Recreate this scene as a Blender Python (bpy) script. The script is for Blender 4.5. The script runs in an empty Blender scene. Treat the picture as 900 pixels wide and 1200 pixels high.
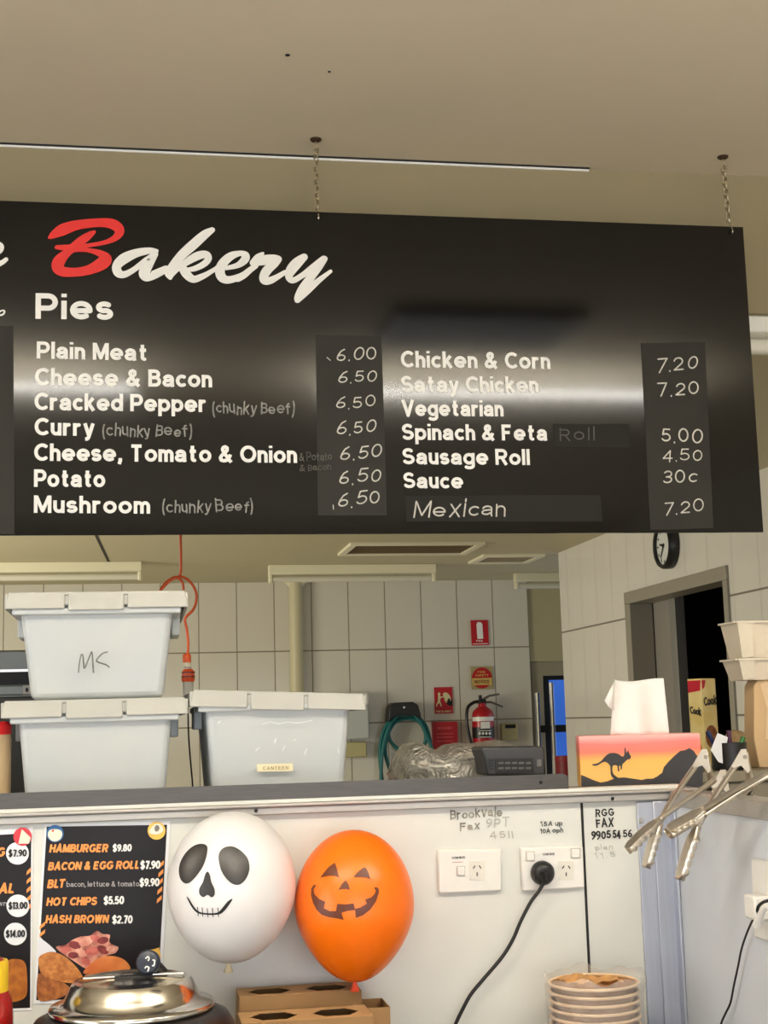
import bpy, bmesh, math, random
from math import sin, cos, pi, radians
from mathutils import Vector, Matrix
from mathutils.bvhtree import BVHTree

SC = bpy.context.scene
COL = SC.collection
random.seed(7)

# ------------------------------------------------------------------ camera, world, lights, exposure
F = 1648.0
YAW, PIT, ROL = -0.17564, 0.146044, 0.027295
CAM = Vector((0, 0, 1.6))
ROT = (Matrix.Rotation(YAW, 3, 'Z') @ Matrix.Rotation(PIT, 3, 'X') @ Matrix.Rotation(ROL, 3, 'Y'))
cd = bpy.data.cameras.new('camera'); co = bpy.data.objects.new('camera', cd); COL.objects.link(co)
cd.sensor_fit = 'VERTICAL'; cd.sensor_height = 36.0; cd.lens = F / 1200 * 36.0; cd.clip_start = 0.05
co.matrix_world = Matrix.Translation(CAM) @ (ROT @ Matrix.Rotation(pi / 2, 3, 'X')).to_4x4()
SC.camera = co

SC.view_settings.view_transform = 'Standard'
SC.view_settings.look = 'None'
SC.view_settings.gamma = 1
SC.view_settings.use_curve_mapping = False
SC.view_settings.exposure = 0.0

wd = bpy.data.worlds.new('daylight'); SC.world = wd; wd.use_nodes = True
wd.node_tree.nodes['Background'].inputs[0].default_value = (0.80, 0.88, 1.0, 1)
wd.node_tree.nodes['Background'].inputs[1].default_value = 1.0

def area(name, loc, rot, sx, sy, power, col):
    d = bpy.data.lights.new(name, 'AREA'); d.shape = 'RECTANGLE'; d.size = sx; d.size_y = sy
    d.energy = power; d.color = col
    o = bpy.data.objects.new(name, d); COL.objects.link(o); o.location = loc; o.rotation_euler = rot
    return o
# the lit fluorescent tubes on the shop ceiling (they show as the bright bands mirrored in the menu board)
for xa, xb in ((0.69, 2.05), (-1.45, -0.01)):
    area('shop_tube_light', ((xa+xb)/2, 0.79, 2.84), (0, 0, 0), xb-xa, 0.03, 19, (1.0, 0.975, 0.92))
    area('ceiling_fill_uplight', ((xa+xb)/2, 0.79, 2.60), (pi, 0, 0), xb-xa, 0.10, 50, (1.0, 0.975, 0.92))  # added fill hung below the tubes to brighten the ceiling
# daylight through the shop-front window behind the photographer
area('shopfront_daylight', (0.2, -3.38, 1.25), (radians(90), 0, 0), 5.0, 1.7, 74, (0.93, 0.96, 1.0))
area('side_fill', (-3.0, 0.6, 1.35), (0, radians(-90), 0), 1.6, 2.2, 42, (0.93, 0.96, 1.0))  # added fill from the left for the wing wall, no window behind it
# added warm fill to brighten the dim kitchen, out of frame on the left
area('kitchen_fill', (-2.9, 6.6, 1.7), (0, radians(-90), 0), 1.2, 1.6, 112, (1.0, 0.95, 0.82))

# ------------------------------------------------------------------ pixel ray helper (photo is 900x1200)
def at(px, py, X=None, Y=None, Z=None):
    d = ROT @ Vector((px - 450, F, -(py - 600)))
    t = X / d.x if X is not None else (Y / d.y if Y is not None else (Z - CAM.z) / d.z)
    return CAM + d * t
def SY(Y): return lambda x, y, off=0.0: at(x, y, Y=Y - off)
def SX(X): return lambda x, y, off=0.0: at(x, y, X=X - off)

# ------------------------------------------------------------------ materials
def lin(c):
    return tuple(((v / 255) / 12.92 if v / 255 <= 0.04045 else ((v / 255 + 0.055) / 1.055) ** 2.4) for v in c[:3]) + (1,)
MATS = {}
def mat(name, rgb, rough=0.6, metal=0.0, noise=0.0, nscale=8.0, stretch=None, bump=0.0, spec=0.5, emit=0.0, alpha=1.0, rgb2=None, coat=0.0, sss=0.0):
    if name in MATS: return MATS[name]
    m = bpy.data.materials.new(name); m.use_nodes = True; nt = m.node_tree; b = nt.nodes['Principled BSDF']
    b.inputs['Base Color'].default_value = lin(rgb); b.inputs['Roughness'].default_value = rough
    b.inputs['Metallic'].default_value = metal; b.inputs['Specular IOR Level'].default_value = spec
    b.inputs['Coat Weight'].default_value = coat
    if sss:
        b.inputs['Subsurface Weight'].default_value = sss; b.inputs['Subsurface Radius'].default_value = (0.02, 0.02, 0.02)
        b.inputs['Subsurface Scale'].default_value = 0.5
    if emit:
        b.inputs['Emission Color'].default_value = lin(rgb); b.inputs['Emission Strength'].default_value = emit
    if alpha < 1: b.inputs['Alpha'].default_value = alpha
    if noise or rgb2 or bump:
        tc = nt.nodes.new('ShaderNodeTexCoord'); mp = nt.nodes.new('ShaderNodeMapping'); n = nt.nodes.new('ShaderNodeTexNoise')
        n.inputs['Scale'].default_value = nscale; n.inputs['Detail'].default_value = 5
        if stretch: mp.inputs['Scale'].default_value = stretch
        nt.links.new(tc.outputs['Object'], mp.inputs[0]); nt.links.new(mp.outputs[0], n.inputs[0])
        if noise or rgb2:
            r = nt.nodes.new('ShaderNodeValToRGB')
            r.color_ramp.elements[0].position = 0.35; r.color_ramp.elements[1].position = 0.65
            a = lin(rgb)
            c2 = lin(rgb2) if rgb2 else tuple(v * (1 - noise) for v in a[:3]) + (1,)
            r.color_ramp.elements[0].color = c2; r.color_ramp.elements[1].color = a
            nt.links.new(n.outputs[0], r.inputs[0]); nt.links.new(r.outputs[0], b.inputs['Base Color'])
        if bump:
            bp = nt.nodes.new('ShaderNodeBump'); bp.inputs['Strength'].default_value = bump; bp.inputs['Distance'].default_value = 0.01
            nt.links.new(n.outputs[0], bp.inputs['Height']); nt.links.new(bp.outputs[0], b.inputs['Normal'])
    MATS[name] = m; return m

def tile_mat(name, axis, w, x0, h, z0, tile, grout, g=0.004, rough=0.14, vis=1.0):
    m = bpy.data.materials.new(name); m.use_nodes = True; nt = m.node_tree; b = nt.nodes['Principled BSDF']
    ge = nt.nodes.new('ShaderNodeNewGeometry'); sp = nt.nodes.new('ShaderNodeSeparateXYZ'); nt.links.new(ge.outputs['Position'], sp.inputs[0])
    def M(op, a, bb=None, c=None):
        n = nt.nodes.new('ShaderNodeMath'); n.operation = op
        for i, v in enumerate((a, bb, c)):
            if v is None: continue
            if isinstance(v, (int, float)): n.inputs[i].default_value = v
            else: nt.links.new(v, n.inputs[i])
        return n.outputs[0]
    def line(sock, per, off, gg):
        u = M('SUBTRACT', sock, off); u = M('DIVIDE', u, per); u = M('SUBTRACT', u, M('ROUND', u)); u = M('ABSOLUTE', M('MULTIPLY', u, per))
        return M('LESS_THAN', u, gg)
    lv = M('MULTIPLY', line(sp.outputs[axis], w, x0, g * 0.8), vis)
    l = M('MAXIMUM', lv, line(sp.outputs[2], h, z0, g))
    nz = nt.nodes.new('ShaderNodeTexNoise'); nz.inputs['Scale'].default_value = 1.3
    mx = nt.nodes.new('ShaderNodeMixRGB'); mx.inputs[1].default_value = lin(tile); mx.inputs[2].default_value = lin(grout)
    nt.links.new(l, mx.inputs[0]); nt.links.new(mx.outputs[0], b.inputs['Base Color'])
    r = M('MULTIPLY_ADD', l, 0.5, rough); nt.links.new(r, b.inputs['Roughness'])
    bp = nt.nodes.new('ShaderNodeBump'); bp.inputs['Distance'].default_value = 0.002; bp.inputs['Strength'].default_value = 0.6
    nz2 = nt.nodes.new('ShaderNodeTexNoise'); nz2.inputs['Scale'].default_value = 5; nz2.inputs['Detail'].default_value = 1
    hgt = M('MULTIPLY_ADD', l, -1.0, M('MULTIPLY', nz2.outputs[0], 1.2))
    nt.links.new(hgt, bp.inputs['Height']); nt.links.new(bp.outputs[0], b.inputs['Normal'])
    return m

def film_mat(name, rgb, amount, rough=0.12, bump=0.6, nscale=25):
    m = bpy.data.materials.new(name); m.use_nodes = True; nt = m.node_tree; out = nt.nodes['Material Output']; b = nt.nodes['Principled BSDF']
    b.inputs['Base Color'].default_value = lin(rgb); b.inputs['Roughness'].default_value = rough
    tr = nt.nodes.new('ShaderNodeBsdfTransparent'); mx = nt.nodes.new('ShaderNodeMixShader'); mx.inputs[0].default_value = amount
    nt.links.new(tr.outputs[0], mx.inputs[1]); nt.links.new(b.outputs[0], mx.inputs[2]); nt.links.new(mx.outputs[0], out.inputs[0])
    n = nt.nodes.new('ShaderNodeTexNoise'); n.inputs['Scale'].default_value = nscale; n.inputs['Detail'].default_value = 3
    n.inputs['Distortion'].default_value = 1.5
    tc = nt.nodes.new('ShaderNodeTexCoord'); nt.links.new(tc.outputs['Object'], n.inputs[0])
    bp = nt.nodes.new('ShaderNodeBump'); bp.inputs['Strength'].default_value = bump; bp.inputs['Distance'].default_value = 0.02
    nt.links.new(n.outputs[0], bp.inputs['Height']); nt.links.new(bp.outputs[0], b.inputs['Normal'])
    return m

M_ceil = mat('ceiling_paint', (214, 202, 178), 0.85, noise=0.05, nscale=1.5)
M_kceil = mat('kitchen_ceiling_paint', (184, 175, 142), 0.6)
M_bulk = mat('bulkhead_paint', (148, 136, 105), 0.7)
M_panel = mat('white_wall_panel', (222, 222, 215), 0.42, noise=0.05, nscale=6)
M_wing = mat('wing_wall_panel', (214, 219, 226), 0.42, noise=0.03, nscale=4)
M_alu = mat('brushed_aluminium', (190, 186, 180), 0.5, 0.6, noise=0.12, nscale=6, stretch=(2, 10, 60))
M_steel = mat('brushed_steel', (122, 117, 112), 0.42, 0.9, noise=0.14, nscale=8, stretch=(3, 30, 40))
M_chrome = mat('polished_steel', (205, 200, 190), 0.16, 1.0, noise=0.08, nscale=30)
M_post = mat('steel_post', (192, 197, 210), 0.42, 0.6, noise=0.10, nscale=5, stretch=(20, 20, 1))
M_blackgap = mat('black_gap', (22, 21, 20), 0.7)
M_board = mat('black_gloss_board', (11, 10, 9), 0.088, spec=0.46, noise=0.2, nscale=3)
M_strip = mat('grey_price_tape', (44, 42, 37), 0.55, spec=0.25, noise=0.1, nscale=10)
M_strip2 = mat('dark_tape', (30, 28, 24), 0.55, spec=0.2)
M_white = mat('white_vinyl', (244, 242, 236), 0.45)
M_red = mat('red_vinyl', (226, 40, 36), 0.45)
M_chalk = mat('white_chalk_ink', (214, 210, 200), 0.8, noise=0.25, nscale=90)
M_chalkdim = mat('faded_chalk_ink', (150, 148, 142), 0.8, noise=0.4, nscale=90)
M_chalkvdim = mat('rubbed_chalk_ink', (96, 94, 88), 0.8, noise=0.4, nscale=60)
M_ink = mat('black_marker_ink', (26, 25, 24), 0.6)
M_inkdim = mat('worn_marker_ink', (92, 88, 80), 0.7, rgb2=(170, 166, 155), nscale=70)
M_inkpale = mat('faded_marker_ink', (176, 174, 166), 0.7)
M_tub = mat('frosted_white_plastic', (200, 202, 198), 0.38, rgb2=(192, 197, 199), nscale=5, sss=0.15)
M_lid = mat('cream_plastic_lid', (184, 183, 175), 0.42, noise=0.07, nscale=14)
M_chain = mat('zinc_chain', (172, 160, 134), 0.35, 0.9)
M_plate = mat('bronze_plate', (74, 56, 40), 0.5, 0.6)
M_orange_cable = mat('orange_cable', (226, 92, 36), 0.45)
M_black = mat('black_plastic', (22, 22, 22), 0.4)
M_blackcable = mat('black_cable', (16, 16, 17), 0.5)
M_clear = mat('clear_plastic', (190, 186, 176), 0.2, alpha=0.55)
M_whiteplast = mat('white_plastic', (236, 233, 226), 0.35)
M_creamplast = mat('cream_plastic', (226, 220, 190), 0.4)
M_batten = mat('batten_enamel', (222, 216, 186), 0.4)
M_tube = mat('unlit_tube', (206, 202, 184), 0.3)
M_grey = mat('grey_paint', (120, 116, 108), 0.5)
M_darkgrey = mat('dark_grey', (52, 52, 52), 0.5)
M_kraft = mat('kraft_card', (176, 138, 92), 0.8, noise=0.1, nscale=30)
M_kraftdark = mat('kraft_card_inside', (146, 112, 72), 0.85)
M_signred = mat('sign_red', (186, 22, 34), 0.4)
M_signcream = mat('sign_cream', (222, 210, 160), 0.5)

# ------------------------------------------------------------------ mesh builder
class MB:
    def __init__(s): s.v = []; s.f = []
    def add(s, vs, fs):
        o = len(s.v); s.v += [Vector(v) for v in vs]; s.f += [tuple(i + o for i in f) for f in fs]; return s
    def box(s, lo, hi, M=None):
        x0, y0, z0 = lo; x1, y1, z1 = hi
        vs = [Vector(p) for p in ((x0,y0,z0),(x1,y0,z0),(x1,y1,z0),(x0,y1,z0),(x0,y0,z1),(x1,y0,z1),(x1,y1,z1),(x0,y1,z1))]
        if M: vs = [M @ v for v in vs]
        return s.add(vs, [(0,3,2,1),(4,5,6,7),(0,1,5,4),(1,2,6,5),(2,3,7,6),(3,0,4,7)])
    def frustum(s, c, b, t, z0, z1):           # rectangle (half sizes) b at z0, t at z1
        vs = []
        for (hx, hy), z in ((b, z0), (t, z1)):
            vs += [(c[0]-hx,c[1]-hy,z),(c[0]+hx,c[1]-hy,z),(c[0]+hx,c[1]+hy,z),(c[0]-hx,c[1]+hy,z)]
        return s.add(vs, [(0,3,2,1),(4,5,6,7),(0,1,5,4),(1,2,6,5),(2,3,7,6),(3,0,4,7)])
    def lathe(s, prof, c=(0,0,0), M=None, n=40, cap0=True, cap1=True, sx=1, sy=1):
        vs = []; fs = []; c = Vector(c)
        for r, z in prof:
            for k in range(n):
                a = 2*pi*k/n; p = Vector((r*cos(a)*sx, r*sin(a)*sy, z)); vs.append((M @ p if M else p) + c)
        for i in range(len(prof)-1):
            for k in range(n):
                k2 = (k+1) % n; fs.append((i*n+k, i*n+k2, (i+1)*n+k2, (i+1)*n+k))
        if cap0: fs.append(tuple(range(n-1,-1,-1)))
        if cap1: fs.append(tuple((len(prof)-1)*n+k for k in range(n)))
        return s.add(vs, fs)
    def tube(s, pts, r, n=10, cap=True):
        pts = [Vector(p) for p in pts]; rs = r if isinstance(r, (list, tuple)) else [r]*len(pts)
        T = [(pts[min(i+1,len(pts)-1)]-pts[max(i-1,0)]).normalized() for i in range(len(pts))]
        N = T[0].orthogonal().normalized(); vs = []; fs = []
        for i, p in enumerate(pts):
            N = (N - T[i]*N.dot(T[i])).normalized(); B = T[i].cross(N)
            for k in range(n):
                a = 2*pi*k/n; vs.append(p + (N*cos(a)+B*sin(a))*rs[i])
        for i in range(len(pts)-1):
            for k in range(n):
                k2 = (k+1)%n; fs.append((i*n+k, i*n+k2, (i+1)*n+k2, (i+1)*n+k))
        if cap: fs += [tuple(range(n-1,-1,-1)), tuple((len(pts)-1)*n+k for k in range(n))]
        return s.add(vs, fs)
    def prism(s, poly, d):                     # planar 3D polygon pushed along vector d
        n = len(poly); poly = [Vector(p) for p in poly]; d = Vector(d)
        return s.add(poly + [p + d for p in poly], [tuple(range(n-1,-1,-1)), tuple(range(n,2*n))] + [(i,(i+1)%n,(i+1)%n+n,i+n) for i in range(n)])
    def fill(s, loops, sub=0):                 # flat fill of 3D loops (first outer, rest holes)
        bm = bmesh.new(); 
        for L in loops:
            vv = [bm.verts.new(p) for p in L]
            for i in range(len(vv)): bm.edges.new((vv[i], vv[(i+1)%len(vv)]))
        bmesh.ops.triangle_fill(bm, use_beauty=True, use_dissolve=False, edges=bm.edges[:])
        if sub:
            for _ in range(8):
                lg = [e for e in bm.edges if e.calc_length() > sub]
                if not lg: break
                bmesh.ops.subdivide_edges(bm, edges=lg, cuts=1)
                bmesh.ops.triangulate(bm, faces=bm.faces[:])
        bm.verts.index_update()
        s.add([v.co.copy() for v in bm.verts], [tuple(v.index for v in f.verts) for f in bm.faces]); bm.free(); return s
    def build(s, name, m, parent=None, bevel=0.0, smooth=35, solid=0.0, segs=2, loc=None, subsurf=0):
        base = ORG.get(parent, Vector((0,0,0))) if parent else Vector(loc or (0,0,0))
        me = bpy.data.meshes.new(name); me.from_pydata([tuple(v - base) for v in s.v], [], s.f); me.validate()
        bm = bmesh.new(); bm.from_mesh(me); bmesh.ops.recalc_face_normals(bm, faces=bm.faces); bm.to_mesh(me); bm.free()
        me.materials.append(m)
        if smooth:
            me.polygons.foreach_set('use_smooth', [True]*len(me.polygons)); me.set_sharp_from_angle(angle=radians(smooth))
        o = bpy.data.objects.new(name, me); COL.objects.link(o)
        if parent: o.parent = parent
        else: o.location = base
        ORG[o] = base.copy()
        if solid:
            k = o.modifiers.new('solid', 'SOLIDIFY'); k.thickness = solid; k.offset = 0
        if bevel:
            k = o.modifiers.new('bevel', 'BEVEL'); k.width = bevel; k.segments = segs; k.limit_method = 'ANGLE'; k.angle_limit = radians(40)
        if subsurf:
            k = o.modifiers.new('sub', 'SUBSURF'); k.levels = subsurf; k.render_levels = subsurf
        return o
ORG = {}
def tag(o, label, cat, group=None, kind=None):
    o['label'] = label; o['category'] = cat
    if group: o['group'] = group
    if kind: o['kind'] = kind
    return o
def thing(name, loc, label, cat, group=None):
    o = bpy.data.objects.new(name, None); COL.objects.link(o); o.location = loc; o.empty_display_size = 0.05
    ORG[o] = Vector(loc); return tag(o, label, cat, group)
def struct(o): o['kind'] = 'structure'; return o
def copy_tree(o, loc=None, label=None, parent=None):
    c = o.copy(); COL.objects.link(c); c.parent = parent
    if loc is not None: c.location = loc; ORG[c] = Vector(loc)
    if label: c['label'] = label
    for ch in list(o.children): copy_tree(ch, parent=c)
    return c
def crom(P, k=6, closed=False):                # Catmull-Rom through points (any length tuples)
    n = len(P); out = []
    rng = range(n if closed else n-1)
    for i in rng:
        g = lambda j: P[j % n] if closed else P[max(0, min(n-1, j))]
        a, b, c, d = g(i-1), g(i), g(i+1), g(i+2)
        for t in range(k):
            t = t/k
            out.append(tuple(0.5*((2*b[q]) + (-a[q]+c[q])*t + (2*a[q]-5*b[q]+4*c[q]-d[q])*t*t + (-a[q]+3*b[q]-3*c[q]+d[q])*t**3) for q in range(len(b))))
    if not closed: out.append(tuple(P[-1]))
    return out

# ------------------------------------------------------------------ stroke lettering
def A(cx, cy, rx, ry, a0, a1):
    n = max(2, int(abs(a1-a0)/11)); return [(cx+rx*cos(radians(a0+(a1-a0)*i/n)), cy+ry*sin(radians(a0+(a1-a0)*i/n))) for i in range(n+1)]
E24 = lambda r=.255: A(r, .3625, r, .2625, 0, 360)
SU = [(0,0),(0,1)]
GL = {
 'a': [A(.24,.45,.22,.175,168,0)+[(.46,.12),(.49,0)], [(.46,.40),(.18,.37)]+A(.18,.235,.18,.135,90,270)+[(.27,.1),(.46,.22)]],
 'b': [SU, E24()], 'c': [A(.25,.3625,.25,.2625,48,312)], 'd': [E24(), [(.51,1),(.51,0)]],
 'e': [[(.03,.345),(.56,.345)]+A(.28,.3625,.28,.2625,0,316)],
 'f': [[(.15,0),(.15,.76)]+A(.29,.76,.14,.14,180,80), [(0,.63),(.36,.63)]],
 'g': [E24(), [(.51,.725),(.51,-.05)]+A(.255,-.05,.255,.14,0,-150)],
 'h': [SU, [(0,.42)]+A(.2,.41,.2,.215,180,0)+[(.4,0)]], 'i': [[(0,0),(0,.725)], [(0,.86),(0,1)]],
 'k': [SU, [(.40,.725),(.03,.3)], [(.14,.42),(.43,0)]], 'l': [SU],
 'm': [[(0,.725),(0,0)], [(0,.42)]+A(.17,.42,.17,.205,180,0)+[(.34,0)], [(.34,.42)]+A(.51,.42,.17,.205,180,0)+[(.68,0)]],
 'n': [[(0,.725),(0,0)], [(0,.41)]+A(.2,.41,.2,.215,180,0)+[(.4,0)]], 'o': [E24(.26)],
 'p': [[(0,.725),(0,-.26)], E24()], 'r': [[(0,.725),(0,0)], [(0,.4)]+A(.2,.4,.2,.225,180,80)+[(.28,.62)]],
 's': [A(.2,.49,.19,.135,35,262)+A(.2,.235,.2,.135,82,-152)],
 't': [[(.16,.95),(.16,.2)]+A(.28,.2,.12,.1,180,285), [(0,.63),(.37,.63)]],
 'u': [[(0,.725),(0,.32)]+A(.2,.32,.2,.22,180,360), [(.4,.725),(.4,0)]],
 'v': [[(0,.725),(.21,.03),(.42,.725)]], 'w': [[(0,.725),(.16,.05),(.32,.68),(.48,.05),(.64,.725)]],
 'x': [[(0,.725),(.42,0)], [(.42,.725),(0,0)]],
 'y': [[(0,.725),(.23,.02)], [(.46,.725),(.21,-.08),(.14,-.17),(.02,-.18)]],
 'A': [[(0,0),(.33,1),(.66,0)], [(.12,.33),(.54,.33)]],
 'B': [SU, [(0,.9),(.28,.9)]+A(.28,.715,.2,.185,90,-90)+[(0,.53)], [(.28,.53)]+A(.3,.315,.23,.215,90,-90)+[(0,.1)]],
 'C': [A(.36,.5,.36,.4,45,315)], 'D': [SU, [(0,.9),(.2,.9)]+A(.2,.5,.38,.4,90,-90)+[(0,.1)]],
 'E': [SU, [(0,.9),(.5,.9)], [(0,.52),(.45,.52)], [(0,.1),(.52,.1)]], 'F': [SU, [(0,.9),(.5,.9)], [(0,.5),(.42,.5)]],
 'G': [A(.36,.5,.36,.4,45,335)+[(.69,.45),(.42,.45)]], 'H': [SU, [(.56,0),(.56,1)], [(0,.52),(.56,.52)]], 'I': [SU],
 'K': [SU, [(.56,1),(.02,.38)], [(.2,.58),(.6,0)]], 'L': [[(0,1),(0,.1),(.42,.1)]],
 'M': [SU, [(.03,.95),(.36,.12),(.69,.95)], [(.72,1),(.72,0)]], 'N': [SU, [(.03,.95),(.55,.05)], [(.58,1),(.58,0)]],
 'O': [A(.38,.5,.38,.4,0,360)], 'P': [SU, [(0,.9),(.32,.9)]+A(.32,.66,.23,.24,90,-90)+[(0,.42)]],
 'R': [SU, [(0,.9),(.33,.9)]+A(.33,.68,.22,.22,90,-90)+[(0,.46)], [(.3,.46),(.58,0)]],
 'S': [A(.27,.7,.25,.2,30,268)+A(.28,.3,.28,.2,88,-155)], 'T': [[(0,.9),(.6,.9)], [(.3,.9),(.3,0)]],
 'U': [[(0,1),(0,.36)]+A(.29,.36,.29,.26,180,360)+[(.58,1)]], 'V': [[(0,1),(.33,.04),(.66,1)]],
 'W': [[(0,1),(.2,.05),(.42,.95),(.64,.05),(.84,1)]], 'X': [[(0,1),(.58,0)], [(.58,1),(0,0)]], 'Y': [[(0,1),(.3,.45),(.6,1)], [(.3,.45),(.3,0)]],
 '&': [[(.66,0),(.22,.58),(.15,.75),(.2,.87),(.31,.91),(.42,.85),(.42,.7),(.3,.57),(.1,.4),(.02,.26),(.07,.13),(.22,.09),(.4,.13),(.55,.3),(.62,.46)]],
 '0': [A(.25,.5,.25,.4,0,360)], '1': [[(0,.74),(.2,.95),(.2,0)]], '2': [A(.25,.66,.23,.24,168,-35)+[(.02,.1),(.5,.1)]],
 '3': [A(.22,.7,.22,.2,150,-85)+[(.16,.5)], [(.2,.5)]+A(.24,.3,.24,.2,85,-150)], '4': [[(.42,0),(.42,.95),(0,.3),(.56,.3)]],
 '5': [[(.45,.9),(.1,.9),(.05,.52)]+A(.24,.34,.25,.24,125,-150)], '6': [[(.4,.92),(.2,.8),(.04,.5),(0,.3)]+A(.23,.3,.23,.2,180,540)],
 '7': [[(0,.9),(.48,.9),(.17,0)]], '8': [A(.24,.7,.19,.2,0,360), A(.24,.3,.24,.2,0,360)], '9': [A(.23,.68,.23,.22,0,360), [(.46,.68),(.42,.35),(.1,.06)]],
 '.': [[(0,0),(0,.17)]], ',': [[(.06,.2),(.06,.05),(0,-.15)]], '(': [A(.3,.4,.26,.75,125,235)], ')': [A(-.1,.4,.26,.75,55,-55)],
 '$': [A(.25,.7,.23,.2,30,268)+A(.25,.3,.25,.2,88,-155), [(.25,-.08),(.25,1.08)]], '-': [[(0,.4),(.3,.4)]], "'": [[(0,.8),(0,1)]],
 'q': [E24(), [(.51,.725),(.51,-.26)]],
}
def ribbon(mb, pts, wid, to3, rnd=False, z=0.0):
    """flat band along 2D pts; to3(u,v,off) -> world; wid scalar or list"""
    P = [Vector(p[:2]) for p in pts]; W = list(wid) if isinstance(wid, list) else [wid]*len(P)
    q = [0]
    for i in range(1, len(P)):
        if (P[i]-P[q[-1]]).length > 1e-7: q.append(i)
    P = [P[i] for i in q]; W = [W[i] for i in q]; n = len(P)
    closed = n > 3 and (P[0]-P[-1]).length < 1e-6
    def lift():                                # every piece sits a hair above the last, so overlaps never coincide
        mb.layer = (getattr(mb, 'layer', 0) + 1) % 101; return mb.layer*0.000012
    def disc(c, r, m=12):
        zl = lift(); mb.add([to3(c.x+r*cos(2*pi*k/m), c.y+r*sin(2*pi*k/m), zl) for k in range(m)], [tuple(range(m))])
    if n == 1: disc(P[0], W[0]/2); return
    for i in range(n-1):
        d = (P[i+1]-P[i]).normalized(); nn = Vector((-d.y, d.x))
        a, b = nn*W[i]/2, nn*W[i+1]/2; zl = lift()
        mb.add([to3(v.x, v.y, zl) for v in (P[i]+a, P[i]-a, P[i+1]-b, P[i+1]+b)], [(0, 1, 2, 3)])
    for i in range(n):
        if 0 < i < n-1 or rnd or closed: disc(P[i], W[i]/2)
def layout(s, w, sp, jit=0, space=0.34):
    x = w/2; out = []
    for ch in s:
        if ch == ' ': x += space; continue
        g = GL[ch] if ch != '.' else [[(0, 0.0), (0, w*.35 if w < .18 else .17)]]
        mn = min(p[0] for st in g for p in st); mx = max(p[0] for st in g for p in st)
        jy = random.uniform(-jit, jit); js = 1 + random.uniform(-jit, jit)*1.4; sh = random.uniform(-jit, jit)*1.5
        for st in g: out.append([((p[0]-mn)*js + sh*p[1] + x, p[1]*js + jy) for p in st])
        x += (mx-mn)*js + w + sp
    return out, x - sp - w/2
def text(mb, s, S, bl, br, cap, w=0.2, sp=0.07, slant=0.0, rnd=False, off=0.0008, jit=0.0, space=0.30, axis_up=Vector((0,0,1))):
    strokes, W = layout(s, w, sp, jit, space)
    P0 = S(bl[0], bl[1]); P1 = S(br[0], br[1]); ex = (P1-P0); Lx = ex.length; ex.normalize()
    H = (S(bl[0], bl[1]-cap) - P0).length
    sx = Lx/W
    o0 = S(bl[0], bl[1], off) - P0
    tow = o0.normalized() if o0.length else Vector((0,-1,0))
    for k, st in enumerate(strokes):
        pts = [(x*sx + slant*y*H, y*H) for x, y in st]
        to3 = lambda u, v, z: P0 + ex*u + axis_up*v + tow*(off + z)
        ribbon(mb, pts, w*H, to3, rnd, z=0.00003*(k % 5))
def brush(mb, strokes, S, conv, off=0.0008):   # strokes of (x,y,w) in a zoomed crop; conv -> photo px
    for k, st in enumerate(strokes):
        q = crom(st, 6); 
        P0 = S(*conv(q[0][0], q[0][1])); sc = (S(*conv(q[0][0]+10, q[0][1])) - P0).length/10
        pts = [S(*conv(p[0], p[1])) for p in q]
        pl = [(p.x, p.z) for p in pts]; Y = pts[0].y
        ribbon(mb, pl, [max(p[2], 0.6)*sc for p in q], lambda u, v, z: Vector((u, Y-off-z, v)), True, z=0.00003*(k % 6))
def patch(mb, pts, S, off=0.0008, smooth=0):
    if smooth: pts = crom(pts, smooth, True)
    mb.fill([[S(x, y, off) for x, y in pts]])
def ell(cx, cy, rx, ry, n=28, rot=0):
    return [(cx+rx*cos(2*pi*k/n)*cos(rot)-ry*sin(2*pi*k/n)*sin(rot), cy+rx*cos(2*pi*k/n)*sin(rot)+ry*sin(2*pi*k/n)*cos(rot)) for k in range(n)]

# ================================================================== THE SETTING
YW = 2.42          # face of the white counter wall
XW = 0.93          # face of the white wing wall on the right
ZC, ZK = 2.90, 2.55
YB = 3.10          # bulkhead
YBK = 9.62         # kitchen back wall
XR = 2.47          # tiled right wall
S_wall = SY(YW); S_board = SY(2.985); S_back = SY(YBK); S_wing = SX(XW); S_right = SX(XR)

M_floor = mat('floor_vinyl', (206, 200, 188), 0.5, noise=0.1)
M_plain = mat('shop_wall_paint', (212, 204, 188), 0.7)
struct(MB().box((-3.2, -3.5, -0.06), (4.6, 10.2, 0)).build('floor', M_floor, smooth=0))
ceil = struct(MB().box((-3.2, -3.5, ZC), (3.4, YB, ZC+0.08)).build('ceiling', M_ceil, smooth=0))
h = MB()
for p, r in (((337, 64.5), 0.0042), ((386, 84), 0.0026)):
    c = at(*p, Z=ZC); h.lathe([(r*1.3, 0.0), (r, -0.0012)], c, n=12)
h.build('screw_hole', M_blackgap, ceil)
struct(MB().box((-3.2, YB+0.0151, ZK), (4.6, 10.2, ZK+0.08)).build('ceiling_kitchen', M_kceil, smooth=0))
struct(MB().box((-3.2, YB, ZK), (3.4, YB+0.015, ZC+0.08)).build('wall_bulkhead', M_bulk, smooth=0))
a = at(0, 172, Z=ZC); b = at(690, 197.5, Z=ZC)
struct(MB().box((-3.0, YB-0.004, ZC-0.0075), (b.x, YB+0.001, ZC-0.003)).build('trim_1', M_white, smooth=0))
struct(MB().box((-3.0, YB-0.009, ZC-0.003), (b.x, YB-0.003, ZC+0.001)).build('trim_2', M_blackgap, smooth=0))
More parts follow.
